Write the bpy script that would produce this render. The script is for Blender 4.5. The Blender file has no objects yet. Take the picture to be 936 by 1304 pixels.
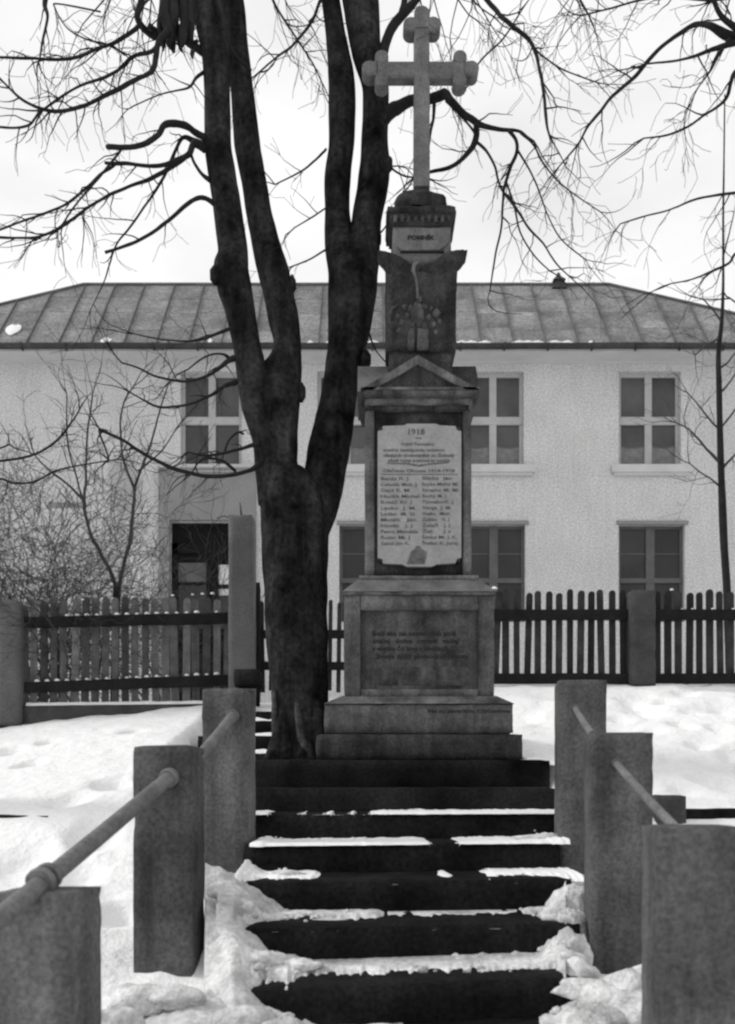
import bpy, bmesh, math, random
from mathutils import Vector, Matrix, noise

# ------------------------------------------------------------------ camera, world, sun
sc = bpy.context.scene
F, X0, HZ = 1100.0, 468.0, 1010.0           # focal length in photo pixels, centre column, eye level row
cam_data = bpy.data.cameras.new("camera")
cam = bpy.data.objects.new("camera", cam_data)
sc.collection.objects.link(cam)
cam.location = (0, 0, 0)
cam.rotation_euler = (math.radians(90), 0, 0)
cam_data.sensor_fit = 'HORIZONTAL'
cam_data.sensor_width = 36.0
cam_data.lens = 36.0 * F / 936.0
cam_data.shift_y = (HZ - 652.0) / 936.0
cam_data.clip_start = 0.05
cam_data.clip_end = 2000
cam_data.dof.use_dof = True
cam_data.dof.focus_distance = 6.4
cam_data.dof.aperture_fstop = 4.0
sc.camera = cam

SUN_EL, SUN_AZ = math.radians(34), math.radians(-86)      # azimuth from +Y (away from camera), minus = left
world = bpy.data.worlds.new("World")
sc.world = world
world.use_nodes = True
wn, wl = world.node_tree.nodes, world.node_tree.links
wn.clear()
wout = wn.new('ShaderNodeOutputWorld'); wbg = wn.new('ShaderNodeBackground')
sky = wn.new('ShaderNodeTexSky'); sky.sky_type = 'NISHITA'; sky.sun_disc = False
sky.sun_elevation = SUN_EL; sky.sun_rotation = SUN_AZ
sky.air_density = 1.0; sky.dust_density = 3.0
bw = wn.new('ShaderNodeRGBToBW')            # black-and-white photograph: neutral daylight
wl.new(sky.outputs[0], bw.inputs[0])
tc = wn.new('ShaderNodeTexCoord'); mp = wn.new('ShaderNodeMapping'); mp.inputs['Scale'].default_value = (1, 1, 2.6)
nz = wn.new('ShaderNodeTexNoise'); nz.inputs['Scale'].default_value = 4.0; nz.inputs['Detail'].default_value = 5
wl.new(tc.outputs['Generated'], mp.inputs[0]); wl.new(mp.outputs[0], nz.inputs['Vector'])
cr = wn.new('ShaderNodeMapRange'); cr.inputs[1].default_value = 0.3; cr.inputs[2].default_value = 0.7
cr.inputs[3].default_value = 6.6; cr.inputs[4].default_value = 8.2
wl.new(nz.outputs[0], cr.inputs[0])
mx = wn.new('ShaderNodeMix'); mx.data_type = 'FLOAT'; mx.inputs[0].default_value = 0.9
wl.new(bw.outputs[0], mx.inputs[2]); wl.new(cr.outputs[0], mx.inputs[3])
wl.new(mx.outputs[0], wbg.inputs['Color'])
wbg.inputs['Strength'].default_value = 0.1
wl.new(wbg.outputs[0], wout.inputs[0])

sd = bpy.data.lights.new("sun", 'SUN'); sd.energy = 1.5; sd.angle = math.radians(12); sd.color = (1, 0.995, 0.985)
sun = bpy.data.objects.new("sun", sd); sc.collection.objects.link(sun)
sdir = Vector((math.sin(SUN_AZ) * math.cos(SUN_EL), math.cos(SUN_AZ) * math.cos(SUN_EL), math.sin(SUN_EL)))
sun.rotation_euler = sdir.to_track_quat('Z', 'Y').to_euler()
sun.location = sdir * 30

sc.view_settings.view_transform = 'Standard'
sc.view_settings.look = 'None'
sc.view_settings.exposure = 0.45
sc.view_settings.gamma = 1.0
sc.cycles.filter_width = 2.4
sc.cycles.max_bounces = 6

# ------------------------------------------------------------------ helpers
rng = random.Random(7)
def P(px, py, D):
    """photo measurement at distance D -> metres"""
    return Vector(((px - X0) * D / F, D, (HZ - py) * D / F))

def mat(name, v, var=0.25, scale=3.0, fine=40.0, fvar=0.15, bump=0.3, rough=0.9, spec=0.25,
        streak=0.0, rand=0.0, bumpscale=None, stain=None, detail=6, bstretch=None, tint=(1, 1, 1), dist=0.01):
    m = bpy.data.materials.new(name); m.use_nodes = True
    n, l = m.node_tree.nodes, m.node_tree.links
    b = n['Principled BSDF']
    t = n.new('ShaderNodeTexCoord'); oi = n.new('ShaderNodeObjectInfo')
    add = n.new('ShaderNodeVectorMath'); add.operation = 'MULTIPLY_ADD'
    add.inputs[1].default_value = (1, 1, 1)
    l.new(t.outputs['Object'], add.inputs[0])
    cv = n.new('ShaderNodeCombineXYZ'); sm = n.new('ShaderNodeMath'); sm.operation = 'MULTIPLY'; sm.inputs[1].default_value = 37.0
    l.new(oi.outputs['Random'], sm.inputs[0]); l.new(sm.outputs[0], cv.inputs[0]); l.new(sm.outputs[0], cv.inputs[2])
    l.new(cv.outputs[0], add.inputs[2])
    vec = add.outputs[0]
    def noi(s, d=detail, sc3=None):
        x = n.new('ShaderNodeTexNoise'); x.inputs['Scale'].default_value = s; x.inputs['Detail'].default_value = d
        x.inputs['Roughness'].default_value = 0.6
        if sc3:
            mm = n.new('ShaderNodeMapping'); mm.inputs['Scale'].default_value = sc3
            l.new(vec, mm.inputs[0]); l.new(mm.outputs[0], x.inputs['Vector'])
        else: l.new(vec, x.inputs['Vector'])
        return x.outputs[0]
    def mr(src, amp):
        x = n.new('ShaderNodeMapRange'); x.inputs[1].default_value = 0.3; x.inputs[2].default_value = 0.7
        x.inputs[3].default_value = 1 - amp; x.inputs[4].default_value = 1 + amp
        l.new(src, x.inputs[0]); return x.outputs[0]
    def mul(a, c):
        x = n.new('ShaderNodeMath'); x.operation = 'MULTIPLY'
        l.new(a, x.inputs[0])
        if isinstance(c, (int, float)): x.inputs[1].default_value = c
        else: l.new(c, x.inputs[1])
        return x.outputs[0]
    n1 = noi(scale); n2 = noi(fine, 3)
    cur = mul(mul(mr(n1, var), mr(n2, fvar)), v)
    if streak: cur = mul(cur, mr(noi(1.0, 5, (9, 9, 0.9)), streak))
    if rand:
        x = n.new('ShaderNodeMapRange'); x.inputs[3].default_value = 1 - rand; x.inputs[4].default_value = 1 + rand
        l.new(oi.outputs['Random'], x.inputs[0]); cur = mul(cur, x.outputs[0])
    if stain:
        for (cx, cy, cz, rx, rz, amt) in stain:   # a worn patch with its own ragged outline
            mm = n.new('ShaderNodeMapping'); mm.vector_type = 'POINT'
            mm.inputs['Location'].default_value = (-cx / rx, 0, -cz / rz); mm.inputs['Scale'].default_value = (1 / rx, 0, 1 / rz)
            l.new(t.outputs['Object'], mm.inputs[0])
            ln = n.new('ShaderNodeVectorMath'); ln.operation = 'LENGTH'; l.new(mm.outputs[0], ln.inputs[0])
            ad = n.new('ShaderNodeMath'); ad.operation = 'ADD'; l.new(ln.outputs['Value'], ad.inputs[0])
            l.new(mul(noi(2.2, 6), 1.6), ad.inputs[1])
            x = n.new('ShaderNodeMapRange'); x.interpolation_type = 'SMOOTHSTEP'
            x.inputs[1].default_value = 1.45; x.inputs[2].default_value = 1.9; x.inputs[3].default_value = amt; x.inputs[4].default_value = 1
            l.new(ad.outputs[0], x.inputs[0]); cur = mul(cur, x.outputs[0])
    cc = n.new('ShaderNodeCombineColor')
    for i in range(3): l.new(mul(cur, tint[i]), cc.inputs[i])
    l.new(cc.outputs[0], b.inputs['Base Color'])
    b.inputs['Roughness'].default_value = rough
    b.inputs['Specular IOR Level'].default_value = spec
    if bump:
        bs = noi(1.0, 6, bstretch) if bstretch else noi(bumpscale or fine, 5)
        bp = n.new('ShaderNodeBump'); bp.inputs['Strength'].default_value = bump; bp.inputs['Distance'].default_value = dist
        l.new(bs, bp.inputs['Height']); l.new(bp.outputs[0], b.inputs['Normal'])
    return m

M = {}
M['snow'] = mat('snow', 0.84, 0.03, 1.2, 30, 0.03, 0.8, 0.7, 0.2, bumpscale=9, dist=0.04)
M['dirty_shaded_snow'] = mat('trodden_snow', 0.6, 0.42, 5, 45, 0.2, 1.0, 0.7, 0.2, bumpscale=22, dist=0.03)  # shadow greys of the drifts mottled into the colour, along with dirt
M['concrete'] = mat('old_concrete', 0.086, 0.5, 2.2, 60, 0.34, 0.6, 0.9, 0.1, streak=0.38, rand=0.08, dist=0.006)
M['concrete_d'] = mat('weathered_concrete', 0.055, 0.3, 4, 50, 0.2, 0.5, 0.9, 0.2, dist=0.006)
M['pillar'] = mat('pale_concrete', 0.105, 0.2, 3, 70, 0.25, 0.4, 0.9, 0.2, rand=0.1, dist=0.005)
M['step'] = mat('dark_wet_stone', 0.011, 0.6, 3, 50, 0.5, 0.5, 0.75, 0.05, streak=0.2, dist=0.006)
M['slab'] = mat('sooty_stone', 0.014, 0.9, 2.2, 50, 0.4, 0.5, 0.8, 0.05, dist=0.006)
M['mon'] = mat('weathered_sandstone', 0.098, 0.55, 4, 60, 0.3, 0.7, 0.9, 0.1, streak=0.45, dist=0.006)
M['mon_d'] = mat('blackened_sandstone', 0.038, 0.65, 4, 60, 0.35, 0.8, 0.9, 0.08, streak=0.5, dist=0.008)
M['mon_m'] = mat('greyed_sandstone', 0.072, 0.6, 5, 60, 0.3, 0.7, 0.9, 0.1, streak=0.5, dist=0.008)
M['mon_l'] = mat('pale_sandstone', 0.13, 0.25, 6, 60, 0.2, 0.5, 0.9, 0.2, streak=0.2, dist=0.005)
M['cross'] = mat('pale_cross_stone', 0.125, 0.3, 7, 60, 0.25, 0.6, 0.9, 0.15, streak=0.2, dist=0.006)
M['plaque'] = mat('pale_marble', 0.27, 0.15, 7, 50, 0.12, 0.2, 0.6, 0.3, dist=0.002)
M['ink'] = mat('faded_lettering', 0.11, 0.35, 30, 60, 0.2, 0, 0.9, 0.2)
M['ink_d'] = mat('dark_lettering', 0.028, 0.25, 20, 60, 0.2, 0, 0.9, 0.2)
M['wall'] = mat('roughcast_plaster', 0.49, 0.1, 0.7, 30, 0.42, 0.6, 0.95, 0.1, bumpscale=40, dist=0.015, streak=0.05,
                stain=[(-5.45, -19.3, 6.0, 0.4, 0.8, 0.72), (-6.3, 0, 4.4, 0.9, 0.5, 0.85), (-9.2, 0, 4.2, 1.6, 1.2, 0.88)])
M['porch'] = mat('grey_render', 0.22, 0.12, 1.5, 30, 0.15, 0.6, 0.95, 0.1, dist=0.01)
M['trim'] = mat('pale_painted_trim', 0.48, 0.08, 3, 40, 0.08, 0.2, 0.8, 0.2)
M['frame_w'] = mat('white_window_paint', 0.36, 0.1, 4, 40, 0.08, 0.1, 0.6, 0.3)
M['frame_g'] = mat('grey_window_paint', 0.085, 0.2, 4, 40, 0.15, 0.1, 0.6, 0.3)
M['frame_d'] = mat('dark_door_paint', 0.01, 0.3, 4, 40, 0.15, 0.2, 0.8, 0.05)
M['glass'] = mat('window_glass', 0.05, 0.55, 0.9, 30, 0.1, 0.03, 0.25, 0.45, rand=0.3, bumpscale=3)  # uneven reflections painted as blotches in the base colour
M['glass_l'] = mat('dim_window_glass', 0.02, 0.6, 0.9, 30, 0.1, 0.03, 0.25, 0.4, rand=0.4, bumpscale=3)  # darker panes, reflections again blotched into the colour
M['curtain'] = mat('net_curtain', 0.17, 0.2, 8, 40, 0.15, 0.1, 0.9, 0.1)
M['paper'] = mat('white_paper', 0.6, 0.1, 4, 40, 0.1, 0.1, 0.9, 0.1)
M['roof'] = mat('weathered_roof_sheet', 0.2, 0.36, 1.6, 16, 0.38, 0.4, 0.8, 0.15, rand=0.14, streak=.06, dist=0.004)
M['seam'] = mat('roof_seam_metal', 0.09, 0.3, 2, 20, 0.2, 0.2, 0.7, 0.3)
M['gutter'] = mat('dark_gutter_metal', 0.035, 0.4, 3, 20, 0.25, 0.2, 0.6, 0.3)
M['bark'] = mat('dark_bark', 0.021, 0.8, 4, 28, 0.5, 1.0, 1.0, 0.02, streak=0.6, bstretch=(34, 34, 5), dist=0.02, tint=(1, 1, 1))
M['twig'] = mat('dark_twig', 0.02, 0.3, 5, 28, 0.2, 0.3, 0.95, 0.1)
M['twig_l'] = mat('grey_twig', 0.05, 0.3, 5, 28, 0.2, 0.3, 0.95, 0.1)
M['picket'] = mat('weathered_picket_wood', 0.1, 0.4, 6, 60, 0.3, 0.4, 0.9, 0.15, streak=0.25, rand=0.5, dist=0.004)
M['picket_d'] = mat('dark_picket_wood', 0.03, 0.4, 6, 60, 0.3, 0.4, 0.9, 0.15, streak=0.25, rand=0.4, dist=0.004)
M['rail_w'] = mat('wet_dark_timber', 0.014, 0.4, 5, 50, 0.3, 0.4, 0.9, 0.15, dist=0.004)
M['pipe'] = mat('rusty_painted_pipe', 0.12, 0.35, 6, 60, 0.3, 0.5, 0.6, 0.4, dist=0.003)

OFF = {}
def tag(o, label=None, cat=None, group=None, kind=None):
    if label: o['label'] = label
    if cat: o['category'] = cat
    if group: o['group'] = group
    if kind: o['kind'] = kind
    return o

def thing(name, loc, label, cat, group=None):
    o = bpy.data.objects.new(name, None); sc.collection.objects.link(o)
    o.location = loc; o.empty_display_size = 0.2
    OFF[o] = Vector(loc)
    return tag(o, label, cat, group)

class MB:
    def __init__(s): s.v = []; s.f = []; s.sm = []
    def add(s, vs, fs, smooth=False):
        k = len(s.v); s.v += [Vector(a) for a in vs]; s.f += [tuple(i + k for i in f) for f in fs]; s.sm += [smooth] * len(fs)
    def box(s, x0, x1, y0, y1, z0, z1):
        s.add([(x0, y0, z0), (x1, y0, z0), (x1, y1, z0), (x0, y1, z0), (x0, y0, z1), (x1, y0, z1), (x1, y1, z1), (x0, y1, z1)],
              [(0, 3, 2, 1), (4, 5, 6, 7), (0, 1, 5, 4), (1, 2, 6, 5), (2, 3, 7, 6), (3, 0, 4, 7)])
    def frustum(s, a, b):
        """a, b = (x0,x1,y0,y1,z)"""
        s.add([(a[0], a[2], a[4]), (a[1], a[2], a[4]), (a[1], a[3], a[4]), (a[0], a[3], a[4]),
               (b[0], b[2], b[4]), (b[1], b[2], b[4]), (b[1], b[3], b[4]), (b[0], b[3], b[4])],
              [(0, 3, 2, 1), (4, 5, 6, 7), (0, 1, 5, 4), (1, 2, 6, 5), (2, 3, 7, 6), (3, 0, 4, 7)])
    def prism(s, poly, y0, y1):
        """poly in (x,z), extruded along y"""
        n = len(poly)
        vs = [(x, y0, z) for x, z in poly] + [(x, y1, z) for x, z in poly]
        s.add(vs, [tuple(range(n)), tuple(range(2 * n - 1, n - 1, -1))] + [(i, i + n, (i + 1) % n + n, (i + 1) % n) for i in range(n)])
    def tube(s, pts, rad, sides=6, cap=True, bark=0.0, seed=0.0):
        pts = [Vector(p) for p in pts]; n = len(pts)
        t = (pts[1] - pts[0]).normalized()
        u = t.orthogonal().normalized()
        rings = []
        k = len(s.v)
        for i, p in enumerate(pts):
            tt = (pts[min(i + 1, n - 1)] - pts[max(i - 1, 0)])
            if tt.length < 1e-7: tt = t
            tt = tt.normalized()
            u = (u - tt * u.dot(tt))
            u = u.normalized() if u.length > 1e-6 else tt.orthogonal().normalized()
            w = tt.cross(u)
            r = rad[i] if hasattr(rad, '__len__') else rad
            for j in range(sides):
                a = 2 * math.pi * j / sides
                d = u * math.cos(a) + w * math.sin(a)
                rr = r
                if bark:
                    q = p + d * r
                    rr = r * (1 + bark * (noise.noise(Vector((q.x * 9 + seed, q.y * 9, q.z * 2.2))) + 0.5 * noise.noise(Vector((q.x * 28, q.y * 28 + seed, q.z * 5)))))
                s.v.append(p + d * rr)
        for i in range(n - 1):
            for j in range(sides):
                a = k + i * sides + j; b = k + i * sides + (j + 1) % sides
                s.f.append((a, b, b + sides, a + sides)); s.sm.append(True)
        if cap:
            s.f.append(tuple(k + j for j in range(sides - 1, -1, -1))); s.sm.append(False)
            s.f.append(tuple(k + (n - 1) * sides + j for j in range(sides))); s.sm.append(False)
    def build(s, name, m, parent=None, origin=None, bevel=0, jitter=0):
        if parent is not None: off = OFF[parent]
        else:
            off = Vector(origin) if origin is not None else Vector((0, 0, 0))
        vs = s.v
        me = bpy.data.meshes.new(name)
        me.from_pydata([tuple(v - off) for v in vs], [], s.f)
        me.polygons.foreach_set('use_smooth', s.sm)
        me.materials.append(m); me.update()
        if bevel or jitter:
            bm = bmesh.new(); bm.from_mesh(me)
            if bevel:
                bmesh.ops.bevel(bm, geom=[e for e in bm.edges], offset=bevel, segments=2, affect='EDGES', profile=0.6)
            bm.to_mesh(me); bm.free()
        o = bpy.data.objects.new(name, me); sc.collection.objects.link(o)
        if parent is not None: o.parent = parent; OFF[o] = off
        else: o.location = off; OFF[o] = off
        return o

def worn_box(x0, x1, y0, y1, z0, z1, seg=0.04, amp=0.005, bev=0.012, rot=0.0, piv=None, skew=None):
    """a finely divided block with softened, chipped edges"""
    mb = MB()
    def axis(a, b):
        n = max(2, int((b - a) / seg)); return [a + (b - a) * i / n for i in range(n + 1)]
    xs, ys, zs = axis(x0, x1), axis(y0, y1), axis(z0, z1)
    idx = {}
    R = Matrix.Rotation(rot, 3, 'Z'); pv = Vector(piv) if piv else Vector((x0, y0, z0))
    def vert(i, j, k):
        key = (i, j, k)
        if key in idx: return idx[key]
        p = Vector((xs[i], ys[j], zs[k]))
        ex = (i in (0, len(xs) - 1)) + (j in (0, len(ys) - 1)) + (k in (0, len(zs) - 1))
        c = Vector(((x0 + x1) / 2, (y0 + y1) / 2, (z0 + z1) / 2))
        if ex >= 2:
            q = bev * (1 + 1.8 * max(0, noise.noise(p * 14)))
            if i in (0, len(xs) - 1): p.x += q * 0.5 * (1 if i == 0 else -1)
            if j in (0, len(ys) - 1): p.y += q * 0.5 * (1 if j == 0 else -1)
            if k in (0, len(zs) - 1): p.z += q * 0.5 * (1 if k == 0 else -1)
        p += noise.noise_vector(p * 5) * amp + noise.noise_vector(p * 17) * amp * 0.5
        if skew: p.z += skew * ((p.x - x0) / (x1 - x0) - 0.5) * 2
        p = R @ (p - pv) + pv
        idx[key] = len(mb.v); mb.v.append(p); return idx[key]
    def face(a, b, c, d): mb.f.append((a, b, c, d)); mb.sm.append(True)
    nx, ny, nz_ = len(xs) - 1, len(ys) - 1, len(zs) - 1
    for i in range(nx):
        for k in range(nz_):
            face(vert(i, 0, k), vert(i + 1, 0, k), vert(i + 1, 0, k + 1), vert(i, 0, k + 1))
            face(vert(i, ny, k), vert(i, ny, k + 1), vert(i + 1, ny, k + 1), vert(i + 1, ny, k))
        for j in range(ny):
            face(vert(i, j, 0), vert(i, j + 1, 0), vert(i + 1, j + 1, 0), vert(i + 1, j, 0))
            face(vert(i, j, nz_), vert(i + 1, j, nz_), vert(i + 1, j + 1, nz_), vert(i, j + 1, nz_))
    for j in range(ny):
        for k in range(nz_):
            face(vert(0, j, k), vert(0, j, k + 1), vert(0, j + 1, k + 1), vert(0, j + 1, k))
            face(vert(nx, j, k), vert(nx, j + 1, k), vert(nx, j + 1, k + 1), vert(nx, j, k + 1))
    return mb

def sharp(o, ang=35):
    me = o.data
    try: me.set_sharp_from_angle(angle=math.radians(ang))
    except Exception: pass
    return o

def lerp(a, b, t): return a + (b - a) * t
def interp(pts, x):
    if x <= pts[0][0]: return pts[0][1]
    for (a, va), (b, vb) in zip(pts, pts[1:]):
        if x <= b: return lerp(va, vb, (x - a) / (b - a)) if b > a else vb
    return pts[-1][1]
def sstep(a, b, x):
    t = max(0, min(1, (x - a) / (b - a))); return t * t * (3 - 2 * t)
def smooth_path(pts, n=6):
    """Catmull-Rom through tuples of any length"""
    out = []
    L = len(pts)
    for i in range(L - 1):
        p0, p1, p2, p3 = pts[max(i - 1, 0)], pts[i], pts[i + 1], pts[min(i + 2, L - 1)]
        for k in range(n):
            t = k / n
            out.append(tuple(0.5 * ((2 * b) + (-a + c) * t + (2 * a - 5 * b + 4 * c - d) * t * t + (-a + 3 * b - 3 * c + d) * t ** 3)
                             for a, b, c, d in zip(p0, p1, p2, p3)))
    out.append(tuple(pts[-1])); return out

# ------------------------------------------------------------------ ground
FENCE_D = 8.8
def fence_foot(X): return interp([(-8, 0.5), (-3.76, 0.68), (-1.76, 0.9), (-0.4, 0.98), (1.5, 1.1), (4, 1.12), (8, 1.15)], X)
def base_z(X, Y):
    zb = interp([(-40, -3.0), (1.0, -1.44), (3.46, -0.72), (4.45, -0.42), (4.7, -0.3), (4.98, -0.16), (5.1, -0.1)], Y)
    if Y <= 5.1: return zb
    if Y < FENCE_D:
        return lerp(-0.1, fence_foot(X), ((Y - 5.1) / (FENCE_D - 5.1)))
    return lerp(fence_foot(X), 1.0, sstep(FENCE_D + 0.1, 14, Y))
dents = []
def ground_z(X, Y):
    z = base_z(X, Y)
    n = noise.noise(Vector((X * 0.9, Y * 0.9, 0))) * 0.035 + noise.noise(Vector((X * 3.1, Y * 3.1, 4))) * 0.016 + noise.noise(Vector((X * 9, Y * 9, 7))) * 0.008
    z += n * (1 if Y < 9.5 else 0.5)
    if Y < 9: z += (noise.noise(Vector((X * 4.5 + 9, Y * 4.5, 1))) * .03 + noise.noise(Vector((X * 14, Y * 14, 2))) * .012) * sstep(5.6, 3.6, Y) + max(0, noise.noise(Vector((X * 2.6, Y * 2.0, 11)))) * -.12 * sstep(.3, 1.3, X) * sstep(5.2, 6, Y)
    # under the platform and the path to the gate the snow was cleared
    z -= 0.35 * sstep(-1.15, -0.95, X) * (1 - sstep(1.05, 1.2, X)) * sstep(5.05, 5.3, Y) * (1 - sstep(6.3, 6.6, Y))
    z -= 0.25 * sstep(-1.6, -1.4, X) * (1 - sstep(-0.2, 0.0, X)) * sstep(5.6, 6.0, Y) * (1 - sstep(8.6, 9.0, Y))
    # trodden hollow to the left of the middle post
    z += 0.10 * math.exp(-((X + 1.55) / 0.35) ** 2 - ((Y - 3.4) / 0.6) ** 2)
    for (dx, dy, r, d) in dents:
        q = ((X - dx) / r) ** 2 + ((Y - dy) / (r * 1.25)) ** 2
        if q < 6: z += -d * math.exp(-q * q)
    return z
def hit(px, py):
    d = Vector(((px - X0) / F, 1, (HZ - py) / F))
    Y = 1.0
    while Y < 12:
        if d.z * Y <= base_z(d.x * Y, Y): break
        Y += 0.02
    return d.x * Y, Y
for (px, py, r, d) in [(812, 905, .08, .03), (905, 975, .07, .04), (870, 1005, .07, .03), (880, 905, .08, .04), (920, 900, .09, .04), (832, 930, .07, .03), (925, 860, .1, .04), (856, 966, .075, .075), (890, 991, .07, .055), (868, 923, .08, .05), (893, 948, .08, .045), (847, 893, .09, .05),
                       (872, 883, .1, .05), (908, 877, .12, .06), (690, 925, .08, .04), (925, 1000, .08, .05), (915, 925, .08, .04), (935, 960, .1, .04), (800, 890, .1, .03),
                       (790, 915, .08, .03), (36, 970, .09, .05), (62, 945, .08, .03), (168, 932, .08, .05), (10, 955, .1, .04), (140, 1000, .1, .03),
                       (120, 1060, .12, .05), (90, 1020, .12, .03), (146, 1000, .07, .06), (30, 1100, .12, .03), (150, 1170, .09, .06), (100, 1120, .1, .03)]:
    x, y = hit(px, py); dents.append((x, y, r * 1.05, d * 2.3))

def axis_vals(segs):
    out = []
    for a, b, st in segs:
        n = max(1, int(round((b - a) / st)))
        out += [a + (b - a) * i / n for i in range(n)]
    out.append(segs[-1][1]); return out
gx = axis_vals([(-400, -40, 60), (-40, -8, 4), (-8, -4.2, .3), (-4.2, 4.2, .034), (4.2, 8, .3), (8, 40, 4), (40, 400, 60)])
gy = axis_vals([(-60, 0, 6), (0, 1.6, .2), (1.6, 9.2, .032), (9.2, 16, .4), (16, 40, 3), (40, 600, 70)])
g = MB()
for Y in gy:
    for X in gx: g.v.append(Vector((X, Y, ground_z(X, Y))))
nx = len(gx)
for j in range(len(gy) - 1):
    for i in range(nx - 1):
        a = j * nx + i; g.f.append((a, a + 1, a + 1 + nx, a + nx)); g.sm.append(True)
tag(g.build('snowy_ground', M['snow']), kind='structure')

# ------------------------------------------------------------------ staircase
STEP = [(-2, 5.56, 0.217), (-1, 5.16, 0.035), (0, 4.75, -.108), (1, 4.33, -.251), (2, 3.91, -.394), (3, 3.50, -.537), (4, 3.08, -.680), (5, 2.66, -.823), (6, 2.24, -.966)]
TILT = {-2: 0, -1: .002, 0: .003, 1: .008, 2: .01, 3: .012, 4: .028, 5: .03, 6: .03}
def ends(D):
    s = 880 / D
    return (568.5 - 1.281 * s - X0) * D / F, (568.5 + .719 * s - X0) * D / F
stairs = thing('stone_staircase', (-.1, 2.3, -1.1), 'dark wet stone staircase with snow-covered treads climbing to the monument', 'stairs')
for n_, (k, D, z) in enumerate(STEP):
    xl, xr = ends(D)
    if k <= 0: xl, xr = (318 - X0) * D / F, (712 - X0) * D / F
    if k >= 3: xl, xr = (272 - X0) * D / F, (741 - X0) * D / F
    if k == -2: xl, xr = (318 - X0) * D / F, (702 - X0) * D / F
    back = STEP[n_ - 1][1] + 0.08 if n_ else 6.55
    o = worn_box(xl, xr, D, back, z - 0.26, z, seg=0.06, amp=0.004, bev=0.014, skew=TILT[k]).build('step' if k > -2 else 'platform', M['step'] if k > -1 else M['slab'], stairs)

# snow lying on the treads: height profile across each tread
PROFILE = {
 5: [(120, 1330), (150, 1296), (190, 1266), (225, 1254), (262, 1251), (300, 1264), (325, 1270), (345, 1278), (370, 1290), (400, 1308), (420, 1330), (670, 1335), (695, 1308), (720, 1288), (738, 1278), (752, 1262), (775, 1252), (820, 1240), (850, 1240)],
 4: [(215, 1120), (258, 1226), (275, 1208), (290, 1196), (304, 1192), (312, 1200), (330, 1202), (345, 1212), (375, 1212), (395, 1220), (405, 1230), (440, 1233), (480, 1232), (490, 1227), (500, 1232), (528, 1233), (534, 1229), (560, 1227), (580, 1233), (610, 1232), (635, 1229), (652, 1234), (665, 1230), (682, 1224), (697, 1206), (712, 1204), (728, 1202), (734, 1180), (742, 1165), (780, 1160)],
 3: [(240, 1085), (262, 1103), (300, 1117), (314, 1132), (322, 1152), (335, 1156), (360, 1165), (385, 1166), (410, 1168), (425, 1165), (440, 1168), (488, 1170), (494, 1178), (655, 1179), (665, 1169), (675, 1170), (700, 1160), (713, 1146), (722, 1120), (742, 1108), (760, 1100)],
 2: [(312, 1085), (330, 1102), (345, 1108), (365, 1104), (378, 1109), (395, 1114), (412, 1114), (418, 1121), (550, 1121), (556, 1116), (566, 1119), (575, 1122), (603, 1122), (612, 1117), (650, 1116), (680, 1110), (697, 1111), (706, 1112), (720, 1106), (740, 1100)],
 1: [(320, 1050), (332, 1060), (345, 1061), (356, 1067), (375, 1072), (395, 1074), (408, 1070), (440, 1072), (475, 1068), (490, 1071), (540, 1073), (550, 1079), (566, 1079), (572, 1072), (640, 1070), (665, 1066), (680, 1059), (706, 1058)],
 0: [(322, 1032), (352, 1034), (358, 1040), (385, 1040), (389, 1034), (393, 1040), (418, 1040), (422, 1034), (426, 1040), (446, 1040), (449, 1034), (453, 1040), (468, 1040), (478, 1035), (500, 1032), (516, 1030), (530, 1025), (545, 1030), (575, 1031), (640, 1029), (706, 1030)],
}
GAPS = {5: [(412, 680)], 4: [], 3: [(494, 658)], 2: [(414, 552), (572, 606)], 1: [(544, 570)], 0: [(355, 386), (396, 415), (429, 444), (456, 468)]}
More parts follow.
